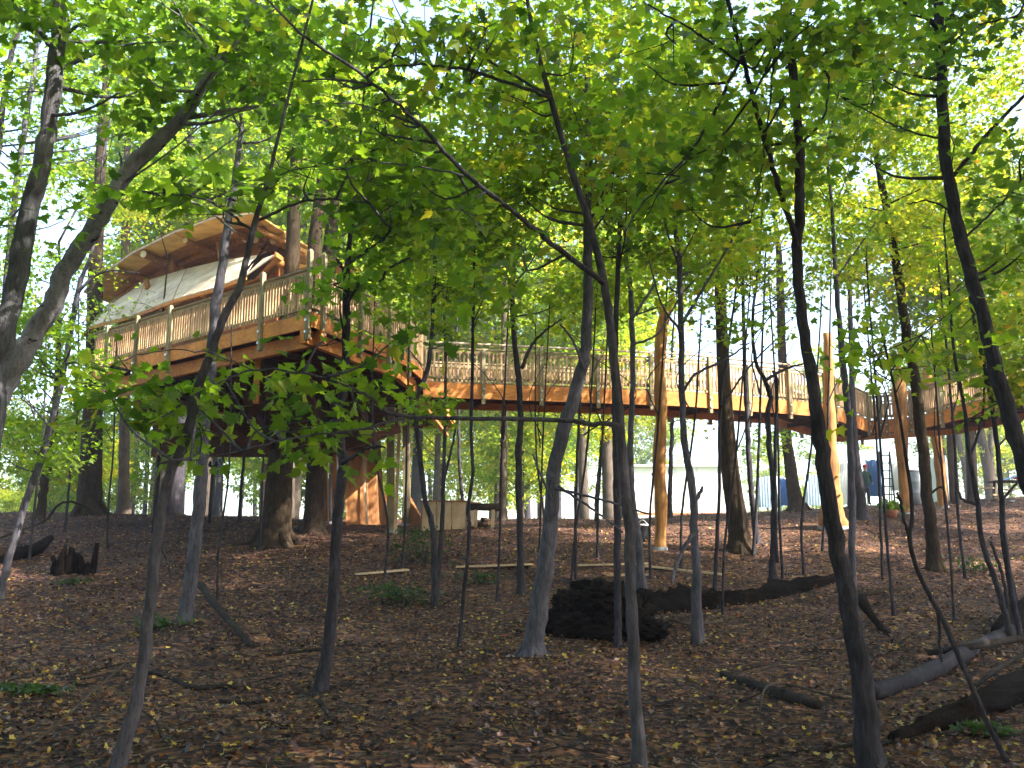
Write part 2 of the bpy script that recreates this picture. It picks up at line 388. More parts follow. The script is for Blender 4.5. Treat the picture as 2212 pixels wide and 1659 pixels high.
# ================================================================== THE TREEHOUSE
ZT = 1.6 + 5.0
ZW = 1.6 + 4.75
def px_on_line(A, B, px):
    lo, hi = -.3, 1.3
    fl = project(A + (B - A) * lo)[0][0]; fh = project(A + (B - A) * hi)[0][0]
    for _ in range(40):
        m = (lo + hi) / 2; v = project(A + (B - A) * m)[0][0]
        if (v < px) == (fl < fh): lo = m
        else: hi = m
    return (lo + hi) / 2
BAL = MB().box((0, 0, 0), .05, .036, 1.0).mesh('baluster'); BAL.materials.append(M['baluster'])
BOLT = MB().tube([(0, 0, 0), (0, -.03, 0)], [.035, .028], 8).mesh('bolt'); BOLT.materials.append(M['metal'])
def railing(root, A, B, z, h, ts, tall, out, cap=0.0, parts=True, pitch=.105, low=.62, stuff=None, bolts=True):
    """posts bolted outside the rim, top and bottom rails, balusters; ts = post positions along A-B"""
    A = np.array([A[0], A[1], z]); B = np.array([B[0], B[1], z]); Lg = np.linalg.norm(B - A); d = (B - A) / Lg
    rz = math.atan2(d[1], d[0]); off = np.array(wl(root)); up = np.array([0, 0, 1.0])
    MB().beam(A + up * h, B + up * h, .09, .04).build('top_rail', M['rail'], root)
    MB().beam(A + up * (h - .10), B + up * (h - .10), .04, .085).build('side_rail', M['rail'], root)
    MB().beam(A + up * .10, B + up * .10, .045, .085).build('bottom_rail', M['rail'], root)
    if cap:
        MB().beam(A + up * cap, B + up * cap, .14, .035).build('handrail', M['ply_pale'], root)
    for i, t in enumerate(ts):
        p = A + (B - A) * t + out * .05; ht = h + (tall[i] if isinstance(tall, (list, tuple)) else tall)
        mb = MB().beam(p - up * low, p + up * (ht - .05), .10, .10, up=(d[0], d[1], 0))
        # chamfered post top
        c = p + up * (ht - .05); q = np.array([d, out]); 
        v = [c + d * sx * .05 + out * sy * .05 for sx, sy in ((-1, -1), (1, -1), (1, 1), (-1, 1))] + [c + up * .05 + d * sx * .025 + out * sy * .025 for sx, sy in ((-1, -1), (1, -1), (1, 1), (-1, 1))]
        mb.add(v, [(0, 1, 5, 4), (1, 2, 6, 5), (2, 3, 7, 6), (3, 0, 4, 7), (4, 5, 6, 7)])
        po = mb.build('railing_post', M['post'], root)
        if bolts:
            for zz in (-.2, -.45):
                bo = link('bolt', BOLT, po, Vector(p + out * .05 + up * zz - off) - po.location)
                bo.rotation_euler = (0, 0, math.atan2(out[1], out[0]) + math.pi / 2)
    n = int(Lg / pitch); hb = h - .16
    mbs = MB()
    for i in range(n):
        t = (i + .5) / n
        if min(abs(t - q) * Lg for q in ts) < .07: continue
        p = A + (B - A) * t + out * .022 + up * (.06 + hb / 2)
        if parts:
            o = link('baluster', BAL, root, Vector(p - off)); o.rotation_euler = (rng.normal(0, .006), rng.normal(0, .006), rz); o.scale = (1, 1, hb)
        else: mbs.box(p, .045, .036, hb, rz)
    if not parts and mbs.n: mbs.build('balusters', M['baluster'], root, kind='stuff')
def clip_line(p, d, poly):
    """parameter range of p + t d inside a convex polygon (xy)"""
    t0, t1 = -1e9, 1e9; n = len(poly); c = np.mean(poly, 0)
    for i in range(n):
        a, b = poly[i], poly[(i + 1) % n]; e = b - a; nn = np.array([-e[1], e[0]])
        if nn.dot(c - a) < 0: nn = -nn
        den = nn.dot(d); num = nn.dot(p - a)
        if abs(den) < 1e-9:
            if num < 0: return None
            continue
        t = -num / den
        if den > 0: t0 = max(t0, t)
        else: t1 = min(t1, t)
    return (t0, t1) if t1 - t0 > .05 else None
def out_of(A, B, inside):
    d = B[:2] - A[:2]; n = np.array([d[1], -d[0], 0]) / np.linalg.norm(d)
    return n if n[:2].dot(inside[:2] - A[:2]) < 0 else -n

C = atz(676, 671, ZT); Lp = atz(203, 793, ZT); Rp = atz(878, 761, ZT); R2 = atz(912, 793, ZT)
B1 = np.array([Lp[0] + 2.5, 36.5, ZT]); B2 = np.array([R2[0] + .3, 36.5, ZT])
POLY = [Lp, C, Rp, R2, B2, B1]; P2 = [p[:2] for p in POLY]; CEN = np.mean(POLY, 0)
th = empty('treehouse', (CEN[0], CEN[1], ZT), 'large wooden treehouse with railed deck and flared plywood roofs among the trees', 'treehouse')
def inset(A, B, s):              # shift edge A-B inwards
    o = out_of(A, B, CEN); return A - o * s, B - o * s
def build_treehouse():
    dl = (Lp - C)[:2]; dl /= np.linalg.norm(dl); nl = np.array([-dl[1], dl[0]])
    if nl.dot(CEN[:2] - C[:2]) < 0: nl = -nl
    mb = MB(); k = .1
    while k < 18:                # floor boards parallel to the left face
        r = clip_line(C[:2] + nl * k, dl, P2)
        if r: mb.beam([*(C[:2] + nl * k + dl * r[0]), ZT - .02], [*(C[:2] + nl * k + dl * r[1]), ZT - .02], .138, .035)
        k += .144
    mb.build('decking', M['rail'], th, kind='stuff')
    k = .3
    while k < 16:                # joists run the other way
        r = clip_line(C[:2] + dl * k, nl, P2)
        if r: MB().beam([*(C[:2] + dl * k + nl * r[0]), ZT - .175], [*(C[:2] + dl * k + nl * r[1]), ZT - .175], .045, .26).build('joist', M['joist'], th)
        k += .42
    for A, B in ((Lp, C), (C, Rp), (Rp, R2), (R2, B2), (B2, B1), (B1, Lp)):
        o = out_of(A, B, CEN); z = np.array([0, 0, ZT - .20]); a = np.array([A[0], A[1], 0]) + z; b = np.array([B[0], B[1], 0]) + z
        MB().beam(a, b, .05, .31).build('rim_board', M['cedar'], th)
    for (A, B), s in (((C, Rp), .22), ((C, Lp), .30), ((Rp, R2), .25), ((R2, B2), .3)):
        a, b = inset(A, B, s); e = (b - a) / np.linalg.norm(b - a)
        MB().beam(a - [0, 0, .52] , b - [0, 0, .52] + e * .05, .14, .30).build('girder', M['cedar'], th)
    # heavy lower frame carried by the trunks
    zl = 1.6 + 3.45
    for y in (27.6, 30.2, 33.5):
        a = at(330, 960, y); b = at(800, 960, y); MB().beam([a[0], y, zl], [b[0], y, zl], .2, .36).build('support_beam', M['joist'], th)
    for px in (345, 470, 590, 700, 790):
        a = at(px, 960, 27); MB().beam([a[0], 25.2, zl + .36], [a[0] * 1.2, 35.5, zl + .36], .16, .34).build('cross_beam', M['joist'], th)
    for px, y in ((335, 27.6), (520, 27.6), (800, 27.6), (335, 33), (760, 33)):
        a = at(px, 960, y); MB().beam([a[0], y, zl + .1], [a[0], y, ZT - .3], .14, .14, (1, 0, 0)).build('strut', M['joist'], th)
    for pa, pb in (((600, 985, 26.4), (500, 800, 23.6)), ((610, 985, 26.4), (560, 770, 22.6)), ((690, 970, 27), (800, 860, 24.6)), ((690, 985, 27.4), (865, 925, 27)), ((590, 985, 27), (350, 850, 27)), ((690, 990, 27.2), (660, 770, 22.4))):
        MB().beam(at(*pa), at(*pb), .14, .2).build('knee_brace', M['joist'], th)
    for px, py0, yy in ((557, 805, 22.4),):
        a = at(px, 760, yy); MB().beam(a + [0, 0, .35], a - [0, 0, 1.2], .1, .12, (1, 0, 0)).build('hanger_post', M['cedar'], th)
    # railings
    H_R = .93
    ts = [px_on_line(C, Lp, p) for p in (670, 568, 466, 368, 296, 232)]
    railing(th, C, Lp, ZT, H_R, ts, [.40, .22, .12, .12, .12, .10], out_of(C, Lp, CEN))
    ts = [px_on_line(C, Rp, p) for p in (692, 774, 836, 879)]
    railing(th, C, Rp, ZT, H_R, ts, [.40, .06, .06, .06], out_of(C, Rp, CEN))
    railing(th, Rp, R2, ZT, H_R, [.98], .08, out_of(Rp, R2, CEN), pitch=.1)
    railing(th, Lp, B1, ZT, H_R, [.2, .4, .6, .8], .08, out_of(Lp, B1, CEN), parts=False, bolts=False)
    # cabin: eave line of the lower (skirt) roof, level; wall set back behind it
    ZE = 1.6 + 7.15
    eave = [atz(px, py, ZE) for px, py in ((192, 704), (283, 681), (373, 646), (462, 621), (531, 594))]
    prow = at(595, 549, eave[-1][1] - .1)
    back = np.array([.55, .84, 0])
    top = []
    for px, py in ((224, 667), (316, 606), (403, 580), (480, 562), (556, 551)): top.append((px, py))
    topP = [at(px, py, e[1] + 2.0) for (px, py), e in zip(top, eave)]
    for i in range(4):           # plywood sheets of the skirt roof, seen from above its slope
        g = .012
        a, b, c, d = eave[i], eave[i + 1], topP[i + 1], topP[i]
        a2 = a + (b - a) * g; b2 = b - (b - a) * g; c2 = c - (c - d) * g; d2 = d + (c - d) * g
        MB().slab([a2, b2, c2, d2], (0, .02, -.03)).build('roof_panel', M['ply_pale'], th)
        MB().beam(a + [0, .05, -.06], b + [0, .05, -.06], .04, .1).build('eave_board', M['cedar'], th)
    MB().slab([eave[4], prow, topP[4] + [.05, .4, .02]], (0, .02, -.03)).build('roof_panel', M['ply_pale'], th)
    side = at(642, 585, 29.5); sideb = at(600, 600, 29.8)
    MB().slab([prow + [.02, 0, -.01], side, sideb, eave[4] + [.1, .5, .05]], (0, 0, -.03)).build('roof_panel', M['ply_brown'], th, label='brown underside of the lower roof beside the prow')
    MB().beam(prow, side, .04, .12).build('eave_board', M['cedar'], th)
    # cabin walls (dark red brown plywood) below the skirt roof
    wa = [e + back * 1.1 for e in eave]
    for i in range(4):
        a, b = wa[i].copy(), wa[i + 1].copy(); zt = ZE + .35
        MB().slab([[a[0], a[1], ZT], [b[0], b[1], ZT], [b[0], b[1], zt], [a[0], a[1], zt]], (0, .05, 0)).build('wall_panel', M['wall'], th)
        MB().beam([a[0], a[1] - .03, ZT], [a[0], a[1] - .03, zt], .09, .09, (1, 0, 0)).build('wall_stud', M['ply_brown'], th)
    b = wa[4]; e = np.array([side[0] - .3, side[1] + 1.0, 0])
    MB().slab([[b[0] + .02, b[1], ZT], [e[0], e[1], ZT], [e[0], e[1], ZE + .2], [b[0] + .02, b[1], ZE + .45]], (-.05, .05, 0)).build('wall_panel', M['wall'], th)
    # clerestory wall above the skirt
    ZU = 1.6 + 9.15
    for i in range(4):
        a, b = topP[i] + [.6, 1.6, -.1], topP[i + 1] + [.6, 1.6, -.1]
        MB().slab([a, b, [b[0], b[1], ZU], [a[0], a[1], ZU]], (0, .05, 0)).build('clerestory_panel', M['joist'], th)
    # upper roof: wide flat overhang seen from beneath
    outer = [(181, 633), (219, 596), (288, 548), (378, 504), (465, 473), (552, 463), (618, 548)]
    OP = [atz(px, py, ZU + .12) for px, py in outer]
    inner = [p + np.array([.5 + .12 * i, 5.2, .25]) for i, p in enumerate(OP[:6])]
    for i in range(5):
        a, b, c, d = OP[i], OP[i + 1], inner[i + 1], inner[i]; g = .01
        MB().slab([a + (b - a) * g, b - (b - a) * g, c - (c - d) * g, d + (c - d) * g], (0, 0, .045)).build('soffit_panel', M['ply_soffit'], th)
        MB().beam(a + [0, -.02, .03], b + [0, -.02, .03], .03, .045).build('roof_edge', M['ply_pale'], th)
    tipb = at(616, 568, OP[6][1] + .1)
    MB().slab([OP[5], OP[6], tipb + [-.1, .8, -.05], inner[5]], (0, 0, .045)).build('soffit_panel', M['ply_soffit'], th)
    MB().slab([OP[6], tipb, tipb + [-.1, .8, -.05]], (.03, 0, .01)).build('soffit_panel', M['ply_soffit'], th)
    MB().beam(OP[5] + [0.02, -.02, .03], OP[6] + [.02, -.02, .03], .03, .045).build('roof_edge', M['ply_pale'], th)
    rb = [np.array([p[0] + .6, p[1] + 3.4, ZU + 1.0]) for p in inner]
    MB().slab([OP[0] + [0, 0, .06], *[p + [0, 0, .05] for p in OP[1:7]], rb[5], rb[2], rb[0]], (0, 0, .06)).build('roof_deck', M['ply_brown'], th)
    # round log purlin and rafters with pale sawn ends
    pur = [p + (q - p) * .36 + np.array([0, 0, -.08]) for p, q in zip(OP[:6], inner)]
    pl = MB().tube(pur, [.1] * 6, 10).build('log_purlin', M['log'], th, True)
    for px, py, r in ((548, 492, .1), (552, 518, .11), (530, 517, .1), (310, 549, .12), (252, 583, .11), (590, 519, .13), (500, 500, .09), (400, 520, .09)):
        i = min(range(6), key=lambda k: abs(project(OP[k])[0][0] - px))
        p = atz(px, py, ZU - .02); q = p + np.array([.9, 2.6, .1])
        lo = MB().tube([p, q], [r, r * .9], 10).build('log_rafter', M['log'], th, True)
        dd = (q - p) / np.linalg.norm(q - p)
        MB().tube([p - dd * .012, p - dd * .001], [r * .93, r * .95], 10).build('log_end', M['log_end'], lo)
    for (pa, pb) in (((471, 522), (482, 580)), ((543, 548), (540, 556)), ((368, 552), (374, 590)), ((316, 604), (319, 625))):
        y = 28.4 if pa[0] > 400 else 30.2
        MB().tube([at(*pa, y), at(*pb, y + .1)], [.085, .095], 9).build('roof_post', M['log'], th, True)
    MB().beam(at(471, 540, 28.4), at(490, 533, 28.7), .06, .06).build('roof_brace', M['log'], th)
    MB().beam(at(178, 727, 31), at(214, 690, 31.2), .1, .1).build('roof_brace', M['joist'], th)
    MB().tube([at(592, 560, 25.7), at(592, 560, 25.8) + [.3, 1.5, 0]], [.11, .1], 10).build('log_rafter', M['log'], th, True)
build_treehouse()

# supports below the right edge of the deck
def stand_post(px, py0, px1, z1, wd, mat, name, label, cat, dp=0.0, group=None):
    b = gat(px, py0); 
    t = at(px1, 800, b[1]); t = np.array([t[0], b[1] + dp, z1])
    r = empty(name, b, label, cat, group)
    MB().beam(b - [0, 0, .15], t, wd, wd, (0, 1, 0)).build('shaft', mat, r)
    return r, b, t
for px, py, lab in ((845, 1150, 'square timber post left of the thin pale pole under the deck'), (879, 1136, 'square timber post right of the thin pale pole under the deck'),
                    (704, 1131, 'brown timber post under the deck just right of the black trunk'), (724, 1131, 'brown timber post between the slim grey sapling and its twin post')):
    r, b, t = stand_post(px, py, px, ZT - .67, .22 if px > 800 else .16, M['post'] if px > 800 else M['ply_brown'], 'support_post', lab, 'post', 0, 'timber posts under the treehouse deck')
    MB().box(t - [0, 0, .04], .3, .3, .06).build('cap_plate', M['metal'], r)
    MB().box(b + [0, 0, .03], .34, .34, .08).build('base_block', M['concrete'], r)
b = gat(853, 1153); r = empty('pole', b, 'thin pale pole leaning between two square posts under the deck', 'pole')
MB().beam(b, at(867, 830, b[1] + .2), .09, .07, (0, 1, 0)).build('shaft', M['ply_beige'], r)

# ================================================================== THE WALKWAY
WN = [atz(px, py, ZW) for px, py in ((914, 821), (1472, 843), (1786, 869), (1880, 908), (1972, 901), (2225, 834), (2420, 800))]
ww = empty('walkway', (WN[2][0], WN[2][1], ZW), 'long raised timber walkway with slatted railings leading to the treehouse', 'walkway')
def build_walkway():
    wid = 2.1
    nrm = []
    for a, b in zip(WN[:-1], WN[1:]):
        d = (b - a)[:2]; d /= np.linalg.norm(d); n = np.array([-d[1], d[0], 0]); n = n if n[1] > 0 else -n; nrm.append(n)
    FAR = []
    for i, p in enumerate(WN):
        n = nrm[0] if i == 0 else nrm[-1] if i == len(WN) - 1 else nrm[i - 1] + nrm[i]
        n = n / np.linalg.norm(n); k = 1 if i in (0, len(WN) - 1) else 1 / max(.6, n.dot(nrm[i - 1])); FAR.append(p + n * wid * min(k, 1.35))
    posts = [1043, 1168, 1290, 1405, 1531, 1616, 1703, 1780, 1800, 1872, 1902, 1915, 1968, 2036, 2140, 2215]
    for i in range(len(WN) - 1):
        a, b, c, d = WN[i], WN[i + 1], FAR[i + 1], FAR[i]; o = -nrm[i]; Lg = np.linalg.norm(b - a)
        MB().beam(a - [0, 0, .26], b - [0, 0, .26], .05, .42).build('fascia_board', M['cedar'], ww)
        MB().beam(d - [0, 0, .26], c - [0, 0, .26], .05, .42).build('fascia_board', M['cedar'], ww)
        mb = MB(); n = int(Lg / .145)
        for k in range(n):
            t = (k + .5) / n; mb.beam(a + (b - a) * t - [0, 0, .02], d + (c - d) * t - [0, 0, .02], .138, .036)
        mb.build('decking', M['rail'], ww, kind='stuff')
        for k in range(1, 7):
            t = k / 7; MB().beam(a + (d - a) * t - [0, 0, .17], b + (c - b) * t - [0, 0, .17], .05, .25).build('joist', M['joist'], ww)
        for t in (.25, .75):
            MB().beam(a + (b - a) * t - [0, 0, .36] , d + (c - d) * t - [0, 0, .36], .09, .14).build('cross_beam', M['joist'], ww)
        x0, x1 = project(a)[0][0], project(b)[0][0]
        ts = [px_on_line(a, b, p) for p in posts if min(x0, x1) < p < max(x0, x1)] or [.5]
        railing(ww, a, b, ZW, .93, ts, [.17 if (j + i) % 2 == 1 else .02 for j in range(len(ts))] if i < 2 else .04, o, cap=1.08 if i < 2 else 0, pitch=.118)
        nf = max(2, int(Lg / 1.7)); railing(ww, d, c, ZW, .93, [(j + .5) / nf for j in range(nf)], .04, nrm[i], cap=0, parts=False, pitch=.126, bolts=False)
build_walkway()
# black ball finial of the tall railing post, a part of the walkway
p = WN[0] + (WN[1] - WN[0]) * px_on_line(WN[0], WN[1], 1168)
mb = MB(); mb.tube([p + [0, 0, 1.1 + dz] for dz in (0, .02, .05, .08, .1)], [.02, .05, .062, .05, .015], 10)
mb.build('post_finial', M['black'], ww, True)

# peeled cedar log columns carrying the walkway
def log_column(pts, label, foot=1.3, fork=False):
    b = gat(pts[0][0], pts[0][1]); Y = b[1]
    r = empty('log_column', b, label, 'log column', 'peeled log columns under the walkway')
    P = [at(px, py, Y) for px, py, _ in pts]; P[0] = b - np.array([0, 0, .1]); rad = [wd / 2 * mpp(Y) for _, _, wd in pts]
    Q = catmull(P, 26); rr = np.interp(np.linspace(0, len(pts) - 1, 26), range(len(pts)), rad); rr = rr * (1 + .07 * np.sin(np.arange(26) * 1.3 + rng.uniform(0, 6)) + rng.normal(0, .035, 26))
    MB().tube(Q, rr, 14, .03).build('shaft', M['log'], r, True)
    if foot:
        MB().tube([b - [0, 0, .05], b + [0, 0, .05]], [rad[0] * foot, rad[0] * foot * .95], 20).build('footing', M['concrete'], r)
    if fork:
        for dx, dz in ((-.22, .45), (.26, .6)):
            e = Q[-3]; MB().tube(catmull([e - [0, 0, .25], e + [dx * .5, 0, dz * .4], e + [dx, .05, dz]], 7), np.linspace(rr[-4] * .8, rr[-4] * .35, 7), 9, .04).build('fork', M['log'], r, True)
    for k in range(5):
        i = int(rng.integers(5, 24)); a = rng.uniform(0, 6.28); dv = np.array([math.cos(a), math.sin(a), .5])
        MB().tube([Q[i], Q[i] + dv * (rr[i] + .05)], [.05, .035], 7).build('branch_stub', M['log'], r, True)
    return r
log_column([(1424, 1186, 27), (1428, 1100, 25), (1423, 1000, 27), (1428, 900, 26), (1424, 800, 24), (1430, 700, 26), (1440, 670, 12)], 'knobbly orange log column with a forked top in front of the railing', fork=True)
log_column([(1800, 1141, 62), (1796, 1080, 44), (1792, 980, 30), (1790, 850, 22), (1786, 720, 18)], 'flared orange log column at the walkway bend behind the dark stem', 1.1)
log_column([(1958, 1110, 26), (1952, 1040, 22), (1946, 950, 26), (1942, 850, 30), (1940, 800, 18), (1936, 784, 3)], 'pointed orange log column left of the grey tree')
log_column([(2036, 1096, 20), (2030, 1020, 21), (2022, 950, 20), (2010, 860, 18), (2000, 792, 16)], 'yellow log column right of the grey tree by the white tent')

# ================================================================== TREES
def frac_path(pts, Y, base, dY=0.0):
    P = [at(px, py, Y + dY * i / max(1, len(pts) - 1)) for i, (px, py, _) in enumerate(pts)]
    if base is not None: P[0] = base - np.array([0, 0, .12])
    rad = [wd / 2 * mpp(Y + dY * i / max(1, len(pts) - 1)) for i, (_, _, wd) in enumerate(pts)]
    return P, rad
LEAF_SINGLE = []
for k in range(4):
    tv, tp = T_MAPLE; v = tv.copy(); v[:, 0] *= (1.0, .9, 1.08, .95)[k]; v[:, 2] = np.abs(v[:, 0]) * (.2, .32, .1, .25)[k] - v[:, 1] ** 2 * (.1, .25, .2, .35)[k]
    me = bpy.data.meshes.new('leaf'); me.from_pydata([*map(tuple, v)] + [(0, 0, 0), (.006, -.45, .02), (-.006, -.45, .02)], [], [tuple(q) for q in tp] + [(len(v), len(v) + 1, len(v) + 2)]); me.update()
    me.materials.append(M['leaf_single']); LEAF_SINGLE.append(me)
def single_leaves(root, pos, nrm, head, size):
    X, Y, Z = leaf_frames(nrm, head); off = np.array(wl(root))
    for i in range(len(pos)):
        o = link('leaf', LEAF_SINGLE[int(rng.integers(4))], root)
        m = Matrix(((X[i][0], Y[i][0], Z[i][0]), (X[i][1], Y[i][1], Z[i][1]), (X[i][2], Y[i][2], Z[i][2])))
        o.rotation_euler = m.to_euler(); o.location = Vector(pos[i] - off); o.scale = (size[i],) * 3
def tree(label, pts, mat='bark_grey', name='tree', cat='tree', Y=None, base=True, limbs=(), crown=(), leaf=.105, T=None, tint=(.3, .6), n=60, Rr=.7, nl=14,
         group=None, roots=0, up=True, dY=0.0, singles=0, dens=1.9, over=11, seg=9, rough=.03, gapscale=1.0, tilt=.6):
    """pts: trunk centre line (px,py,width) from the base upwards; crown: blobs (px,py,rx,ry,depth,clusters)"""
    b = None
    if base: 
        b = gat(pts[0][0], pts[0][1])
        if Y is None: Y = b[1]
        else:
            q = at(pts[0][0], pts[0][1], Y); b = np.array([q[0], Y, float(ground(q[0], Y))])
    root = empty(name, b, label, cat, group)
    P, rad = frac_path(pts, Y, b, dY)
    k = 10 + 5 * len(pts)
    Q = catmull(P, k); rr = np.interp(np.linspace(0, len(P) - 1, k), range(len(P)), rad)
    if seg >= 14: rough = .014
    if rad[0] < .2: Q[2:-1, :2] += rng.normal(0, 1, (k - 3, 2)) * rr[2:-1, None] * .10
    rr = rr * (1 + .035 * np.sin(np.arange(k) * 1.1 + rng.uniform(0, 6)) * (1 if rad[0] < .15 else .4))
    rr = rr * .92; rr[:4] *= (1.6, 1.32, 1.14, 1.04)
    if up:                       # the stem goes on above the picture
        t = P[-1] - P[-2]; t = t / np.linalg.norm(t) + np.array([0, 0, .6]); t /= np.linalg.norm(t)
        ext = [Q[-1] + t * s + rng.normal(0, .05 * s, 3) for s in (1.2, 2.6, 4.2)]
        Q = np.vstack([Q, ext]); rr = np.concatenate([rr, rr[-1] * np.array([.8, .55, .2])])
    MB().tube(Q, rr, seg, rough).build('trunk', M[mat], root, True, local=b)
    if roots:
        mb = MB()
        for i in range(roots):
            a = 2 * math.pi * i / roots + rng.uniform(-.3, .3); d = np.array([math.cos(a), math.sin(a), 0]); R0 = rad[0]
            pp = [b + d * R0 * .72 + [0, 0, R0 * .75], b + d * R0 * 1.2 + [0, 0, R0 * .18], b + d * R0 * 1.6 - [0, 0, R0 * .06], b + d * R0 * (2.0 + .5 * rng.random()) - [0, 0, R0 * .14]]
            for q in pp[1:]: q[2] = ground(q[0], q[1]) + (q[2] - b[2]) * .8 + .01
            mb = MB().tube(catmull(pp, 9), np.linspace(R0 * .24, R0 * .05, 9), 7, .06); mb.build('root', M[mat], root, True)
    lp = []
    for L in limbs:
        pp, y0, y1 = L
        LP = [at(px, py, y0 + (y1 - y0) * i / (len(pp) - 1)) for i, (px, py, _) in enumerate(pp)]
        lr = [wd / 2 * mpp(y0) for _, _, wd in pp]; kk = 6 * len(pp); q = catmull(LP, kk)
        q[1:] += rng.normal(0, .005, (kk - 1, 3))
        MB().tube(q, np.interp(np.linspace(0, len(pp) - 1, kk), range(len(pp)), lr), 6, .03).build('branch', M[mat], root, True); lp.append(q)
    # crown
    CC = []
    blobs = list(crown); nvis = 0
    if over and pts[0][2] > 13: blobs.append((pts[-1][0], -210, 330, 260, 3.2, over))
    for (px, py, rx, ry, dz, m) in blobs:
        m = int(m * dens * (1.15 if leaf == .105 else 1)); s = mpp(Y); c = at(px, py, Y)
        u = unit(m) * (rng.random((m, 1)) ** (1 / 3)); q = c + u * np.array([rx * s, dz, ry * s])
        q = q[(q[:, 2] > ground(q[:, 0], q[:, 1]) + .4)]
        CC.append(q[keep(q, gapscale)])
        if len(CC) <= len(crown): nvis = sum(len(x) for x in CC)
    CC = np.vstack(CC) if CC else np.zeros((0, 3))
    if len(CC):
        tw = MB(); S = np.vstack([Q] + lp)
        order = rng.permutation(nvis)
        for j in order[:nl]:
            e = CC[j]; dist = np.linalg.norm((S - e)[:, :2], axis=1); want = e[2] - .55 * dist
            i = int(np.argmin(np.abs(S[:, 2] - want) + .8 * dist)); s0 = S[i]
            r0 = min(.022, .35 * float(np.interp(i, range(len(Q)), rr)) if i < len(Q) else .01) + .003
            mid = (s0 + e) / 2 + np.array([0, 0, -.06 * np.linalg.norm(e - s0)]) + rng.normal(0, .08, 3)
            tw.tube(catmull([s0, mid, e], 7), np.linspace(r0, .004, 7), 5)
            for _ in range(3):
                a = e + rng.normal(0, .5, 3) * np.array([1, 1, .35]) * Rr; tw.tube([mid * .4 + e * .6, a], [.005, .002], 4)
        if tw.n: tw.build('twigs', M[mat], root, True, kind='stuff', local=b)
        pos, nr, hd, sz, ti = cluster_leaves(CC, Rr, n, leaf, *tint, tilt=tilt)
        if gapscale > 0:
            k2 = keep(pos, .6 * gapscale); pos, nr, hd, sz, ti = pos[k2], nr[k2], hd[k2], sz[k2], ti[k2]
        if singles:
            px, py, dep = project(pos); inn = (px > 0) & (px < W) & (py > 0) & (py < H)
            key = np.where(inn, -sz / dep, 1); o_ = np.argsort(key); a, r_ = o_[:singles], o_[singles:]
            single_leaves(root, pos[a], nr[a], hd[a], sz[a]); pos, nr, hd, sz, ti = pos[r_], nr[r_], hd[r_], sz[r_], ti[r_]
        if len(pos):
            me = leaves_mesh('crown', pos - b, nr, hd, sz, ti, T if T is not None else T_MID, M['leaf'])
            o = link('crown', me, root); o['kind'] = 'stuff'
    return root

NEAR = dict(T=T_MAPLE, leaf=.105, Rr=.55, n=30, dens=1.0, over=2)
# --- near trees
tree('thick grey trunk leaning right at the top left corner of the wood', [(-90, 1590, 66), (-70, 1300, 62), (-50, 1150, 60), (-15, 850, 54), (18, 694, 50), (62, 460, 46), (90, 355, 42), (112, 209, 40), (132, -20, 36)],
     'bark_light', Y=9.0, crown=[(40, 60, 190, 200, 2.0, 26), (230, 20, 160, 110, 1.5, 16), (60, 420, 120, 120, 1.5, 8)], limbs=[([(112, 100, 14), (60, 40, 9), (20, 10, 6)], 9, 8.6), ([(100, 250, 10), (180, 240, 7), (260, 200, 4)], 9, 8.5)], tint=(.2, .5), seg=14, **NEAR)
tree('pale blotched trunk slanting steeply across the left of the treehouse', [(-190, 1500, 70), (-140, 1200, 64), (-60, 960, 58), (10, 830, 54), (60, 745, 50), (105, 669, 48), (155, 564, 44), (196, 502, 42), (247, 418, 38), (293, 347, 38), (376, 272, 32), (439, 184, 26), (520, 60, 22), (560, -40, 20)],
     'bark_pale', Y=9.5, crown=[(430, 90, 220, 110, 1.6, 30), (330, 210, 170, 80, 1.4, 14), (640, 200, 150, 110, 1.4, 14)], limbs=[([(262, 400, 10), (262, 350, 6), (258, 330, 4)], 9.5, 9.5), ([(247, 418, 8), (330, 420, 6), (420, 440, 5), (510, 500, 4)], 9.4, 9.0)], tint=(.2, .48), seg=14, singles=120, **NEAR)
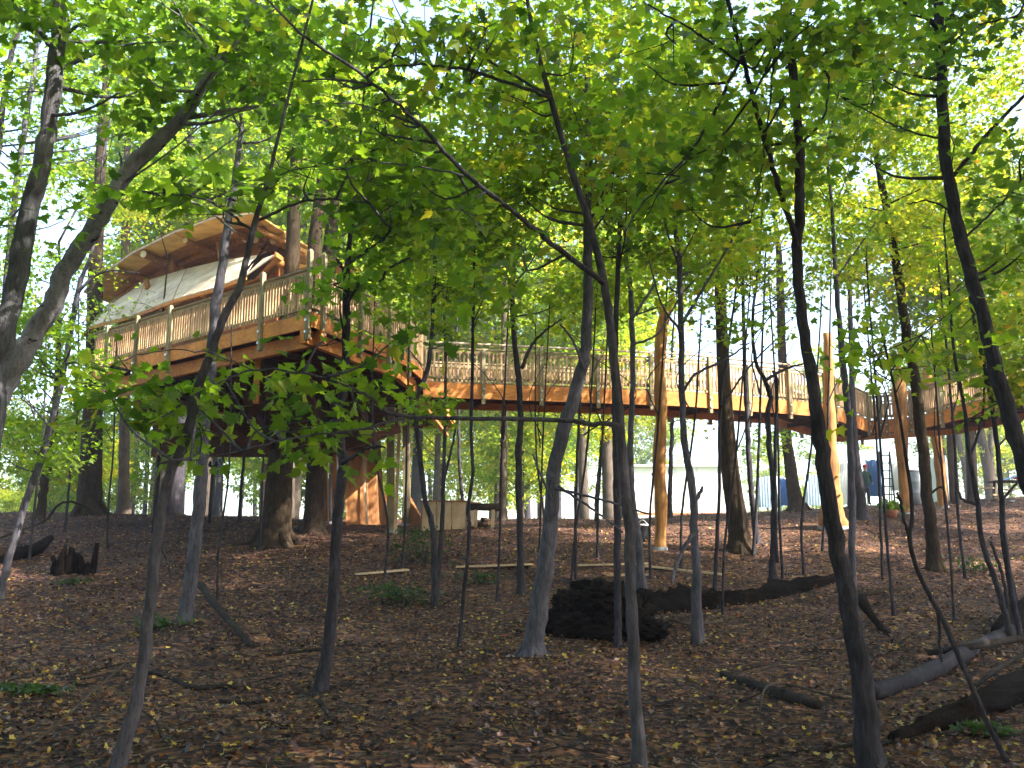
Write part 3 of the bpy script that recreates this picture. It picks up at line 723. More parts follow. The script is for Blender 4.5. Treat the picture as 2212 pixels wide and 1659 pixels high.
N = tree('slim grey sapling in the foreground with a long limb crossing the treehouse deck', [(1382, 1662, 30), (1369, 1433, 28), (1362, 1280, 26), (1358, 1127, 26), (1350, 1060, 26), (1340, 929, 24), (1326, 782, 22), (1317, 694, 21), (1305, 615, 20), (1272, 480, 18), (1245, 400, 17), (1190, 220, 14), (1150, 60, 11), (1135, -20, 10)],
     'bark_grey', limbs=[([(1305, 612, 13), (1210, 540, 12), (1110, 460, 11), (1000, 370, 10), (900, 262, 8), (780, 160, 7), (660, 80, 6), (560, -20, 4)], 8, 7.2),
                         ([(1337, 920, 11), (1200, 908, 10), (1000, 904, 9), (853, 897, 8), (804, 861, 7), (751, 836, 6), (677, 810, 5), (545, 800, 4), (470, 830, 3)], 8, 7.4),
                         ([(871, 902, 6), (775, 928, 5), (677, 940, 4), (579, 957, 4), (470, 985, 3), (330, 1000, 2)], 7.6, 7.2),
                         ([(1190, 212, 9), (1100, 180, 8), (1000, 150, 7), (900, 140, 5), (800, 150, 4)], 8, 7.6),
                         ([(1185, 205, 7), (1040, 120, 6), (930, 40, 4)], 8, 8.3),
                         ([(1000, 380, 5), (900, 360, 4), (760, 345, 3)], 7.6, 7.4),
                         ([(545, 800, 3), (440, 760, 3), (330, 760, 2), (240, 790, 2)], 7.4, 7.0)],
     crown=[(900, 120, 330, 130, .9, 24), (820, 330, 270, 120, .8, 10), (1150, 120, 170, 150, .9, 9), (600, 830, 250, 95, .5, 7), (320, 850, 160, 100, .5, 8), (650, 945, 240, 50, .5, 7), (850, 770, 120, 100, .5, 4), (330, 960, 170, 60, .4, 4), (1000, 560, 160, 120, .8, 6)],
     tint=(.35, .62), n=15, T=T_MAPLE, leaf=.118, Rr=.42, dens=1.4, over=2, singles=295, seg=12, nl=40, tilt=.75)
tree('tall near stem right of centre leaning left with two forked limbs at the top', [(1886, 1662, 54), (1850, 1400, 46), (1812, 1200, 38), (1778, 995, 35), (1757, 840, 29), (1734, 700, 25), (1720, 560, 25), (1728, 450, 24), (1724, 300, 22), (1706, 100, 21), (1698, -20, 20)],
     'bark_dark', limbs=[([(1727, 545, 13), (1690, 430, 12), (1650, 300, 11), (1610, 150, 10), (1565, -20, 9)], 8, 7.6), ([(1690, 45, 9), (1600, 130, 8), (1540, 250, 7), (1480, 340, 5), (1380, 450, 3), (1320, 560, 2)], 7.9, 7.2),
                         ([(1692, 60, 7), (1640, 180, 6), (1560, 290, 5), (1450, 380, 3), (1390, 480, 2)], 7.9, 7.5), ([(1690, 65, 6), (1668, 160, 5), (1650, 330, 3), (1620, 480, 2)], 8, 7.8), ([(1606, 140, 7), (1500, 70, 5), (1400, 10, 4)], 7.7, 7.2),
                         ([(1735, 310, 7), (1780, 250, 5), (1790, 170, 4)], 8, 8)],
     crown=[(1560, 130, 220, 150, 1.1, 24), (1800, 60, 180, 110, 1, 16), (1480, 330, 180, 110, 1.0, 12), (1700, 300, 130, 120, 1.0, 7)], tint=(.35, .66), seg=12, singles=150, **NEAR)
tree('dark stem leaning in from the right edge of the wood', [(2345, 1500, 52), (2300, 1350, 48), (2225, 1050, 42), (2185, 920, 38), (2150, 800, 35), (2126, 694, 31), (2088, 564, 31), (2063, 460, 30), (2042, 334, 28), (2031, 125, 25), (2025, -10, 23)],
     'bark_dark', Y=10.0, limbs=[([(2030, 70, 10), (1990, 30, 8), (1920, -10, 6)], 10, 9.5), ([(2036, 75, 9), (2060, 20, 7), (2080, -20, 6)], 10, 10), ([(2058, 380, 10), (2100, 330, 9), (2150, 270, 8), (2230, 190, 7)], 10, 9.6),
                                 ([(2044, 300, 6), (1980, 290, 5), (1930, 270, 4), (1850, 230, 3), (1800, 200, 2)], 10, 9.4), ([(2075, 520, 6), (2120, 480, 5), (2180, 420, 4), (2220, 370, 4)], 10, 10), ([(2042, 110, 5), (2100, 60, 4), (2200, 35, 4)], 10, 9.6), ([(2060, 460, 5), (2010, 435, 4), (1960, 440, 3)], 10, 9.7)],
     crown=[(2080, 40, 190, 100, 1.4, 16), (1930, 210, 130, 110, 1.2, 9), (2180, 330, 100, 150, 1.2, 12), (2170, 520, 90, 110, 1, 7)], tint=(.2, .55), seg=12, **NEAR)
tree('dark leaning sapling with a kinked stem crossing in front of the treehouse railing', [(245, 1668, 34), (300, 1480, 28), (325, 1300, 27), (340, 1160, 26), (350, 1090, 25), (372, 1010, 24), (400, 950, 22), (430, 830, 21), (457, 760, 20), (482, 690, 19), (520, 610, 17), (545, 500, 15), (575, 400, 11), (600, 300, 8)],
     'bark_grey', limbs=[([(345, 1170, 8), (362, 1215, 6), (370, 1245, 4)], 8.0, 7.9), ([(522, 600, 6), (555, 555, 5), (575, 527, 4)], 8, 8), ([(398, 868, 6), (360, 895, 4), (325, 915, 3)], 8, 7.7), ([(552, 480, 8), (640, 440, 6), (720, 430, 5), (800, 440, 4)], 8, 7.6), ([(545, 500, 7), (480, 450, 6), (420, 425, 4), (330, 418, 3)], 8, 7.7)],
     crown=[(560, 350, 170, 110, 1, 12), (720, 420, 150, 60, .8, 7), (400, 440, 130, 60, .8, 6)], tint=(.25, .5), n=16, T=T_MAPLE, leaf=.13, Rr=.45, seg=11)
tree('smooth grey stem behind the kinked sapling, standing farther up the slope', [(400, 1342, 32), (415, 1230, 30), (428, 1120, 30), (438, 980, 28), (446, 860, 27), (455, 780, 26), (468, 650, 23), (490, 500, 20), (510, 370, 15), (520, 290, 12), (524, 190, 9)],
     'bark_grey', limbs=[([(512, 400, 8), (560, 400, 6), (640, 360, 4)], 17, 16.5), ([(518, 310, 6), (580, 300, 5), (640, 250, 4)], 17, 17)], crown=[(540, 160, 190, 140, 1.6, 24), (620, 330, 120, 90, 1.5, 12)], tint=(.3, .55), n=70, seg=11)
tree('grey wavy sapling in front of the black trunks with a broken side branch', [(690, 1492, 30), (714, 1350, 27), (722, 1255, 25), (729, 1109, 24), (741, 1005, 24), (733, 960, 23), (731, 886, 22), (744, 830, 20), (747, 737, 19), (748, 648, 18), (750, 571, 15), (757, 500, 12), (768, 400, 9), (778, 300, 7)],
     'bark_dark', limbs=[([(738, 1000, 12), (765, 985, 9), (790, 970, 7), (818, 964, 6), (832, 966, 4)], 12, 11.8), ([(752, 640, 9), (742, 585, 8), (726, 560, 6)], 12, 12), ([(752, 650, 9), (768, 625, 8), (785, 603, 7), (822, 606, 6), (838, 580, 5), (885, 558, 4)], 12, 11.6), ([(750, 570, 8), (790, 545, 6), (840, 500, 5), (880, 420, 3)], 12, 12.3)],
     crown=[(780, 470, 160, 120, 1.2, 18), (900, 400, 120, 100, 1.2, 10), (770, 640, 90, 60, 1, 4), (680, 560, 60, 60, 1, 3)], tint=(.3, .6), n=45, Rr=.6, T=T_MAPLE, leaf=.12, seg=10)
# --- middle distance
tree('thick dark trunk curving right in the centre of the foreground slope', [(1148, 1418, 52), (1160, 1330, 44), (1185, 1170, 37), (1192, 1080, 33), (1199, 1002, 32), (1226, 899, 33), (1258, 782, 28), (1267, 694, 25), (1269, 600, 23), (1268, 450, 20), (1271, 300, 17), (1268, 120, 14), (1270, -20, 12)],
     'bark_grey', limbs=[([(1262, 800, 8), (1240, 740, 6), (1210, 700, 4)], 14, 14), ([(1192, 1080, 7), (1165, 1020, 5), (1150, 980, 4)], 14, 14), ([(1200, 1055, 6), (1300, 1080, 5), (1400, 1110, 4)], 14, 13.7), ([(1205, 1050, 6), (1280, 1100, 5), (1345, 1150, 4)], 14, 13.5)],
     crown=[(1240, 130, 260, 170, 2.2, 40), (1050, 330, 190, 130, 2, 18), (1330, 340, 150, 150, 2, 12)], tint=(.45, .76), n=70, seg=14, roots=4)
tree('slim dark stem with a fork below the railing left of the curving trunk', [(1125, 1284, 19), (1123, 1179, 15), (1121, 1076, 15), (1120, 973, 17), (1124, 914, 14), (1117, 796, 14), (1107, 694, 12), (1108, 600, 11), (1111, 500, 10), (1115, 400, 9), (1118, 250, 7)],
     'bark_dark', limbs=[([(1126, 796, 9), (1148, 746, 7), (1180, 712, 5), (1212, 690, 4)], 19, 19), ([(1108, 600, 5), (1070, 540, 4), (1040, 470, 3)], 19, 19), ([(1108, 620, 5), (1150, 560, 4), (1190, 480, 3)], 19, 19.3)], crown=[(1110, 390, 160, 170, 2.5, 20), (1180, 620, 110, 60, 1.8, 5)], tint=(.4, .72), n=80)
tree('thin bent sapling in front of the start of the walkway', [(940, 1312, 16), (937, 1213, 14), (935, 1142, 13), (917, 1073, 13), (907, 985, 12), (901, 936, 12), (897, 870, 12), (922, 801, 11), (932, 725, 10), (937, 622, 9), (940, 520, 8), (936, 400, 6)], 'bark_dark',
     crown=[(930, 530, 130, 140, 2, 22), (900, 700, 100, 60, 1.5, 5), (960, 880, 60, 40, 1, 2)], tint=(.35, .65), n=70)
tree('very thin straight sapling crossing the first walkway panel', [(990, 1400, 9), (1000, 1290, 9), (1009, 1213, 9), (1013, 1132, 9), (1011, 1102, 9), (1017, 1053, 8), (1021, 1014, 8), (1017, 936, 8), (1020, 800, 8), (1021, 690, 7), (1023, 600, 6), (1026, 480, 5)], 'bark_dark', crown=[(1030, 460, 110, 120, 1.4, 14), (1060, 640, 60, 60, 1, 3)], tint=(.35, .7), n=50, Rr=.55)
tree('thin forked sapling standing by the beige crate', [(942, 1296, 11), (948, 1210, 11), (954, 1142, 11), (958, 1034, 9), (960, 936, 8), (962, 800, 7), (958, 650, 6), (956, 560, 5)], 'bark_dark', limbs=[([(957, 1040, 7), (968, 1000, 6), (978, 955, 5), (990, 900, 4)], 20, 20)], crown=[(985, 560, 100, 90, 2, 14)], tint=(.4, .75), n=70)
tree('bare thin stem right behind the beige crate', [(1002, 1130, 9), (998, 1080, 8), (992, 1000, 8), (990, 900, 7), (985, 760, 6), (988, 600, 5)], 'bark_dark', crown=[(1010, 520, 110, 110, 2.5, 14)], tint=(.5, .8), n=70)
tree('slender grey stem rising past the walkway beside the long-limbed sapling', [(1388, 1292, 22), (1379, 1178, 20), (1372, 1127, 18), (1364, 1060, 16), (1361, 958, 14), (1364, 870, 13), (1367, 782, 13), (1364, 694, 13), (1362, 620, 12), (1352, 560, 11), (1365, 470, 10), (1400, 380, 8), (1440, 220, 6)],
     'bark_grey', limbs=[([(1354, 570, 8), (1345, 480, 6), (1310, 380, 5)], 19, 19), ([(1364, 690, 7), (1410, 620, 6), (1460, 540, 4), (1500, 440, 3)], 19, 19), ([(1366, 745, 6), (1420, 720, 5), (1470, 640, 4), (1540, 560, 3)], 19, 18.6)], crown=[(1420, 230, 190, 210, 2.6, 26), (1480, 560, 120, 80, 2, 6)], tint=(.45, .76), n=70)
tree('dark narrow trunk directly behind the long-limbed sapling', [(1334, 1400, 17), (1334, 1305, 17), (1332, 1127, 17), (1330, 1000, 16), (1328, 880, 15), (1330, 700, 13), (1338, 500, 11)], 'bark_dark', crown=[(1330, 420, 130, 150, 2, 7)], tint=(.4, .7), n=70)
tree('grey sapling with a snapped stub right of the orange log column', [(1507, 1390, 26), (1504, 1229, 21), (1499, 1164, 19), (1496, 1061, 18), (1478, 958, 16), (1473, 855, 15), (1470, 694, 14), (1466, 560, 12), (1458, 470, 10), (1470, 330, 8), (1490, 200, 6)],
     'bark_grey', limbs=[([(1500, 1085, 10), (1514, 1060, 8), (1517, 1050, 4)], 15, 15), ([(1500, 1150, 10), (1485, 1170, 9), (1462, 1215, 8), (1450, 1260, 7)], 15, 14.6), ([(1472, 700, 8), (1520, 620, 6), (1580, 520, 5), (1640, 400, 3)], 15, 15), ([(1468, 580, 7), (1440, 500, 5), (1420, 400, 4), (1430, 280, 3)], 15, 15.4), ([(1473, 850, 7), (1500, 810, 6), (1560, 780, 5), (1620, 740, 3)], 15, 14.6), ([(1473, 720, 6), (1430, 660, 5), (1400, 560, 3)], 15, 14.8)],
     crown=[(1530, 420, 170, 170, 2.2, 18), (1500, 200, 150, 130, 2, 14), (1590, 690, 90, 50, 1.6, 4)], tint=(.42, .75), n=75)
tree('twisted double sapling in front of the middle of the walkway', [(1666, 1262, 16), (1670, 1160, 15), (1671, 1061, 14), (1661, 961, 13), (1658, 894, 13), (1664, 860, 12), (1651, 820, 11), (1631, 777, 9), (1625, 690, 7), (1640, 560, 6)], 'bark_dark',
     limbs=[([(1678, 1215, 8), (1673, 1100, 8), (1675, 928, 7), (1678, 827, 6), (1668, 800, 5)], 21, 21), ([(1652, 822, 8), (1690, 800, 6), (1735, 785, 4)], 21, 21)], crown=[(1650, 600, 120, 110, 2.2, 16)], tint=(.45, .8), n=75)
tree('very thin sapling leaning right in front of the thick black trunk', [(1542, 1290, 9), (1544, 1248, 9), (1553, 1061, 8), (1554, 894, 8), (1571, 760, 7), (1590, 620, 5)], 'bark_dark', limbs=[([(1556, 880, 5), (1620, 790, 4), (1680, 730, 3)], 20, 20)], crown=[(1600, 560, 120, 110, 2, 14)], tint=(.42, .75), n=70)
tree('thick black trunk holding up the middle of the walkway', [(1601, 1191, 52), (1590, 1110, 46), (1578, 1028, 42), (1570, 928, 35), (1562, 800, 30), (1556, 650, 27), (1550, 480, 23), (1548, 300, 20)], 'bark_brown', roots=4, seg=16, crown=[(1560, 330, 260, 260, 3.5, 34), (1440, 560, 120, 100, 3, 7)], tint=(.42, .78), n=110, Rr=.9)
tree('thin dark stem close to the right of the thick black trunk', [(1635, 1174, 15), (1621, 1045, 13), (1614, 934, 12), (1608, 780, 10), (1604, 620, 8)], 'bark_dark', crown=[(1640, 520, 130, 120, 2.5, 14)], tint=(.45, .8), n=80)
tree('broad trunk with a flared base standing in the grass before the blue tarps', [(1722, 1098, 40), (1712, 1050, 30), (1705, 995, 26), (1698, 941, 24), (1690, 800, 21), (1684, 600, 18)], 'bark_brown', Y=40, roots=3, crown=[(1720, 560, 190, 150, 4, 26), (1690, 960, 60, 60, 3, 8)], tint=(.5, .85), n=110, Rr=1.1, leaf=.14, seg=12)
tree('slim grey stem beside the tall leaning stem in front of the walkway corner', [(1846, 1292, 18), (1842, 1249, 16), (1839, 1028, 16), (1829, 861, 15), (1812, 694, 12), (1802, 560, 10), (1796, 440, 8)], 'bark_grey', limbs=[([(1805, 600, 5), (1850, 540, 4), (1890, 480, 3)], 20, 20)], crown=[(1810, 400, 140, 150, 2.4, 20), (1880, 250, 130, 110, 2.2, 14), (1820, 120, 150, 130, 2.4, 18)], tint=(.4, .75), n=75)
tree('stout grey tree with spreading roots on the right of the slope', [(2021, 1232, 36), (2012, 1150, 28), (2002, 1062, 26), (1986, 894, 25), (1956, 710, 22), (1940, 600, 21), (1920, 480, 19), (1900, 380, 16), (1880, 230, 12)], 'bark_brown', roots=5, seg=14, limbs=[([(2004, 1072, 5), (2020, 1058, 5), (2034, 1052, 5), (2042, 1070, 4), (2046, 1100, 3)], 24, 23.6)],
     crown=[(1910, 380, 220, 190, 3, 46), (2060, 620, 140, 110, 2.5, 18), (1800, 560, 110, 90, 2.5, 10), (2060, 150, 200, 180, 3, 34)], tint=(.5, .86), n=85, Rr=.8)
tree('bushy clump of thin dark stems near the right edge of the slope', [(2190, 1392, 16), (2156, 1273, 13), (2121, 1170, 12), (2110, 1078, 12), (2093, 978, 10), (2082, 880, 8), (2060, 760, 7), (2050, 640, 6)], 'bark_dark',
     limbs=[([(2204, 1386, 13), (2183, 1273, 12), (2168, 1170, 12), (2163, 1078, 11), (2150, 928, 10), (2130, 810, 9), (2103, 694, 8), (2085, 560, 6)], 16, 16), ([(2165, 1078, 6), (2190, 1050, 5), (2211, 1025, 4)], 16, 16), ([(2178, 1330, 8), (2166, 1250, 7), (2140, 1170, 6)], 16, 16), ([(2113, 1090, 7), (2080, 1080, 6), (2070, 1062, 4)], 16, 16), ([(2095, 985, 6), (2120, 900, 5), (2135, 780, 4), (2190, 700, 3)], 16, 16)],
     crown=[(2130, 650, 120, 140, 2, 22), (2190, 800, 70, 90, 1.6, 8)], tint=(.45, .8), n=70)
tree('long thin bare sapling slanting down to the right corner', [(2190, 1645, 13), (2139, 1576, 13), (2103, 1494, 12), (2071, 1420, 12), (2033, 1332, 11), (1986, 1244, 10), (1964, 1165, 10), (1970, 1110, 9), (1958, 1000, 8), (1935, 860, 6), (1900, 700, 5)], 'bark_dark', up=False, crown=[(1930, 740, 80, 60, 1, 4)], tint=(.4, .7), n=40, limbs=[([(1966, 1170, 8), (1948, 1100, 7), (1938, 1062, 5)], 9.2, 9.2), ([(2024, 1310, 8), (2030, 1400, 6), (2032, 1430, 4)], 9, 9)])
tree('pale leaning sapling at the left edge with a hooked branch', [(-2, 1292, 20), (9, 1248, 18), (44, 1120, 17), (80, 1017, 16), (107, 929, 15), (133, 822, 14), (155, 707, 13), (167, 631, 12), (182, 587, 10), (195, 555, 8), (215, 470, 6)], 'bark_grey', limbs=[([(168, 632, 8), (200, 600, 6), (240, 585, 4), (300, 590, 3)], 19, 19), ([(108, 925, 5), (80, 890, 4), (45, 860, 3)], 19, 19)], crown=[(100, 760, 120, 120, 2, 18), (60, 950, 90, 60, 1.8, 8), (170, 420, 60, 60, 1.5, 4)], tint=(.35, .6), n=70)
tree('dark thin sapling left of the wide trunk under the deck corner', [(85, 1122, 20), (98, 1031, 19), (111, 964, 17), (122, 850, 15), (128, 700, 12)], 'bark_brown', crown=[(120, 640, 130, 150, 3, 20)], tint=(.35, .7), n=100, Rr=.9)
tree('wide dark trunk under the left end of the treehouse deck', [(192, 1110, 64), (194, 1060, 54), (196, 1000, 50), (200, 900, 44), (204, 760, 40), (206, 600, 34), (215, 400, 26), (222, 250, 22)], 'bark_brown', seg=16, roots=4, crown=[(220, 340, 200, 160, 3.5, 30)], tint=(.4, .75), n=100, Rr=.9)
tree('massive trunk with flaring roots under the middle of the treehouse', [(592, 1176, 76), (598, 1120, 68), (602, 1050, 62), (607, 970, 56), (614, 840, 50), (624, 680, 42), (632, 540, 34), (636, 400, 30), (648, 240, 26), (655, 80, 22)], 'bark_brown', seg=20, roots=7, rough=.025, crown=[(650, 200, 230, 170, 3.5, 40)], tint=(.45, .8), n=110, Rr=.9)
tree('black trunk behind the massive one with twin stems above the deck rail', [(676, 1152, 50), (680, 1080, 47), (684, 1000, 45), (690, 900, 43), (698, 760, 42), (704, 640, 40), (714, 520, 34), (722, 400, 28), (735, 240, 22)], 'bark_brown', seg=18, limbs=[([(690, 700, 36), (680, 600, 36), (680, 520, 34), (690, 430, 28), (700, 340, 22), (706, 200, 16)], 27.4, 27.4)], crown=[(740, 260, 230, 160, 3.5, 36), (860, 480, 110, 100, 3, 10)], tint=(.5, .86), n=110, Rr=.9)
tree('straight pale trunk behind the log bench', [(1086, 1141, 20), (1086, 1060, 18), (1088, 960, 16), (1088, 860, 15), (1088, 700, 13), (1090, 500, 11)], 'bark_far', Y=35, seg=12, crown=[(1090, 520, 170, 160, 4, 26)], tint=(.55, .92), n=110, Rr=1.1, leaf=.14)
for lab, pts, m, tn in (('slim brown trunk right of the wide dark trunk beyond the crest', [(284, 1108, 14), (290, 1030, 12), (294, 980, 12), (300, 850, 10), (305, 700, 8)], 'bark_far', (.5, .8)),
                    ('blackish straight stem beyond the crest under the treehouse', [(312, 1108, 11), (317, 1020, 10), (320, 926, 9), (322, 800, 8)], 'bark_dark', (.5, .8)),
                    ('pair of pale thin stems beyond the crest under the treehouse', [(330, 1108, 9), (334, 1020, 8), (338, 926, 8), (342, 800, 7)], 'bark_far', (.5, .8)),
                    ('thin crooked stem at the crest left of the massive trunk', [(517, 1130, 7), (520, 1060, 7), (526, 1000, 6), (530, 900, 6), (535, 780, 5)], 'bark_dark', (.5, .85)),
                    ('hair-thin upright sapling in the middle of the open floor', [(1243, 1252, 7), (1243, 1105, 7), (1246, 988, 6), (1252, 870, 6), (1258, 700, 5)], 'bark_dark', (.5, .85)),
                    ('thin vine-wrapped stem in front of the deck left of the kinked sapling', [(332, 1150, 9), (337, 1080, 9), (342, 1020, 8), (346, 893, 7), (350, 760, 6)], 'bark_brown', (.4, .7)),
                    ('far trunk between the log column and the snapped sapling', [(1446, 1120, 12), (1447, 1060, 11), (1449, 980, 10), (1452, 880, 9)], 'bark_dark', (.5, .85)),
                    ('dark trunk with a bulge before the blue tarp', [(1864, 1122, 30), (1856, 1060, 22), (1848, 980, 17), (1842, 900, 15), (1838, 760, 12), (1834, 600, 10)], 'bark_dark', (.5, .85)),
                    ('mid brown trunk in the right background near the white tent', [(2092, 1062, 15), (2084, 1010, 15), (2072, 960, 14), (2060, 860, 12), (2050, 700, 10)], 'bark_far', (.55, .9)),
                    ('dark upright trunk in the right background above the rubble heap', [(2140, 1050, 24), (2130, 1000, 22), (2118, 940, 20), (2104, 840, 17), (2090, 700, 14)], 'bark_brown', (.55, .9)),
                    ('thin crooked tree left of the stout grey tree above the walkway', [(1838, 1098, 12), (1830, 900, 11), (1815, 760, 10), (1808, 600, 9), (1796, 480, 8)], 'bark_far', (.55, .9)),
                    ('small dark trunk far behind the log column near the clearing', [(1290, 1128, 12), (1288, 1080, 10), (1294, 1020, 9), (1300, 940, 7)], 'bark_dark', (.5, .85))):
    tree(lab, pts, m, crown=[(pts[-1][0], pts[-1][1] - 120, 130, 140, 3, 14)], tint=tn, n=90, Rr=.95, leaf=.13, seg=8, nl=8)

tree('slim grey tree standing at the far left edge between the leaning trunks', [(-22, 1262, 20), (-4, 900, 18), (22, 520, 16), (50, 300, 14), (74, 150, 12), (84, 30, 10)], 'bark_grey', crown=[(60, 300, 170, 200, 2.6, 18), (130, 560, 150, 130, 2.4, 12), (250, 200, 150, 150, 2.4, 12)], tint=(.35, .62), n=75, gapscale=.8)
tree('dark thin tree in the top left corner with raised limbs', [(-60, 1240, 20), (-40, 800, 18), (-12, 400, 16), (14, 180, 14), (34, 70, 12), (50, -20, 10)], 'bark_dark', limbs=[([(28, 95, 8), (50, 60, 6), (80, 10, 5)], 21, 21), ([(10, 200, 7), (-10, 140, 6), (-30, 100, 5)], 21, 21)], crown=[(30, 120, 150, 160, 2.4, 14), (300, 90, 150, 110, 2.4, 10)], tint=(.3, .6), n=75, gapscale=.8)
tree('pale straight trunk left behind the cabin roof', [(268, 1112, 26), (269, 900, 24), (270, 700, 23), (271, 520, 21), (272, 420, 19), (275, 300, 15)], 'bark_far', Y=38, crown=[(300, 330, 170, 130, 3, 22), (420, 400, 130, 90, 3, 14)], tint=(.45, .75), n=100, Rr=1.0, leaf=.14)
SAP = ['left of the curving trunk', 'close behind the curving trunk', 'left of the dark narrow trunk', 'right of the slender grey stem beside the log column', 'behind the rotten log left of the double sapling', 'right of the twisted double sapling', 'left of the tall leaning stem', 'left of the stout grey tree', 'left of the long slanting sapling', 'right of the stout grey tree',
       'at the right edge beside the bushy clump', 'left of the bushy clump', 'above the rotten stump at the left edge', 'above the splintered stump', 'right of the splintered stump', 'between the smooth grey stem and the massive trunk', 'just left of the massive trunk', 'in front of the sloping triangular sheet', 'left of the thin bent sapling', 'left of the slim forked stem',
       'right of the thick curving trunk', 'left of the snapped sapling', 'right of the thick black trunk', 'behind the tall leaning stem']
for q, (px, py, top, wd, dx) in enumerate(((1158, 1262, 640, 5, 30), (1176, 1236, 700, 5, -20), (1290, 1210, 640, 6, 25), (1404, 1250, 560, 6, 40), (1560, 1330, 620, 6, 60), (1690, 1250, 600, 6, -30), (1735, 1240, 640, 6, 40), (1905, 1250, 620, 6, -40), (1930, 1330, 560, 7, -60), (2085, 1250, 560, 7, -60),
                            (2196, 1300, 640, 7, -90), (2060, 1340, 700, 6, -50), (62, 1210, 640, 6, 40), (140, 1150, 600, 6, 30), (232, 1190, 720, 5, 20), (470, 1300, 700, 6, 30), (560, 1190, 700, 5, 20), (830, 1250, 620, 6, -20), (868, 1226, 560, 6, 20), (1072, 1300, 600, 6, 30), (1230, 1280, 600, 6, 60), (1470, 1230, 560, 6, 50), (1625, 1200, 500, 7, 30), (1775, 1190, 560, 6, 20))):
    mid = (py + top) / 2; tree('very thin dark sapling ' + SAP[q], [(px, py, wd), (px + dx * .2 + rng.normal(0, 5), py * .6 + mid * .4, wd), (px + dx * .5 + rng.normal(0, 7), mid, wd * .85), (px + dx, top, wd * .55)], 'bark_dark', name='sapling', up=False, seg=6, group='very thin saplings among the trees', over=0,
         limbs=[([(px + dx * .5, mid, wd * .6), (px + dx * .5 + rng.normal(0, 40), mid - 90, wd * .4), (px + dx * .5 + rng.normal(0, 70), mid - 190, wd * .25)], gat(px, py)[1], gat(px, py)[1])], crown=[(px + dx, top - 10, 70, 80, 1, 5)], tint=(.4, .75), n=34, Rr=.5, nl=5)
# --- trees farther off: four kinds, copied
def far_kind(h, rad, leaves, tint, seed, mat):
    P = [np.array([0, 0, -.2])]
    for k in range(1, 7): P.append(np.array([rng.normal(0, .12) * k ** .5, rng.normal(0, .12) * k ** .5, h * k / 6]))
    tr = MB().tube(catmull(P, 20), np.linspace(.011 * h + .05, .03, 20), 8, .04).mesh('trunk', True); tr.materials.append(M[mat])
    m = 110; u = unit(m) * (rng.random((m, 1)) ** .45); c = np.array([0, 0, h * .64]) + u * np.array([rad, rad, h * .37])
    tw = MB()
    for j in range(22):
        e = c[j]; s0 = np.array([0, 0, max(h * .12, e[2] - .8 * np.hypot(e[0], e[1]))]); tw.tube(catmull([s0, (s0 + e) / 2 + [0, 0, -.15], e], 5), np.linspace(.035, .008, 5), 4)
    tm = tw.mesh('twigs', True); tm.materials.append(M[mat])
    pos, nr, hd, sz, ti = cluster_leaves(c, 1.1, leaves // m, .2, *tint, tilt=.7)
    return tr, tm, leaves_mesh('crown', pos, nr, hd, sz, ti, T_MID, M['leaf'])
KINDS = [far_kind(20, 3.8, 11000, (.42, .72), 1, 'bark_far'), far_kind(16, 3.6, 10000, (.5, .78), 2, 'bark_far'), far_kind(25, 4.6, 13000, (.38, .68), 3, 'bark_dark'), far_kind(9, 3.0, 6500, (.5, .8), 4, 'bark_far')]
KN = ['green broadleaf tree', 'yellowing broadleaf tree', 'tall dark-stemmed tree', 'small golden tree']
KG = ['green trees', 'yellowing trees', 'tall trees', 'golden trees']
def far_tree(k, x, y, s, rz, where=None, group=None):
    z = float(ground(x, y)); r = empty('far_tree', (x, y, z), KN[k] + ' ' + where, 'tree', KG[k] + ' ' + group); r.rotation_euler = (0, 0, rz); r.scale = (s, s, s)
    for nm, me in zip(('trunk', 'twigs', 'crown'), KINDS[k]):
        o = link(nm, me, r)
        if nm != 'trunk': o['kind'] = 'stuff'
ZONES = [(250, 'in the far woods left of the treehouse', 'left of the treehouse'), (640, 'in the far woods seen beneath and above the cabin', 'behind the cabin'), (900, 'in the far woods behind the right corner of the deck', 'behind the deck corner'),
         (1340, 'in the far woods behind the first stretch of walkway', 'behind the first walkway stretch'), (2010, 'on the far side of the sunny clearing', 'beyond the clearing'), (9999, 'in the far woods behind the right end of the walkway', 'behind the right end of the walkway')]
for row, (y0, y1, n) in enumerate(((38, 46, 18), (47, 58, 26), (60, 76, 30), (78, 104, 40))):
    for i in range(n):
        y = rng.uniform(y0, y1); px = -150 + 2500 * (i + rng.uniform(.1, .9)) / n; x = (px - W / 2) / F * y
        if 1340 < px < 2010 and y < 92: continue        # the clearing
        if y < 46 and 800 < px < 1340: continue
        if 46 < y < 64 and px >= 2010: continue
        k = int(rng.choice([0, 1, 2, 3], p=[.3, .3, .22, .18] if px > 700 else [.45, .2, .3, .05]))
        sc_ = rng.uniform(.8, 1.25)
        if px < 330: k = int(rng.choice([1, 3, 0], p=[.35, .4, .25])); sc_ *= .55
        zn = next(z for z in ZONES if px < z[0])
        far_tree(k, x, y, sc_, rng.uniform(0, 6.28), zn[1], zn[2])
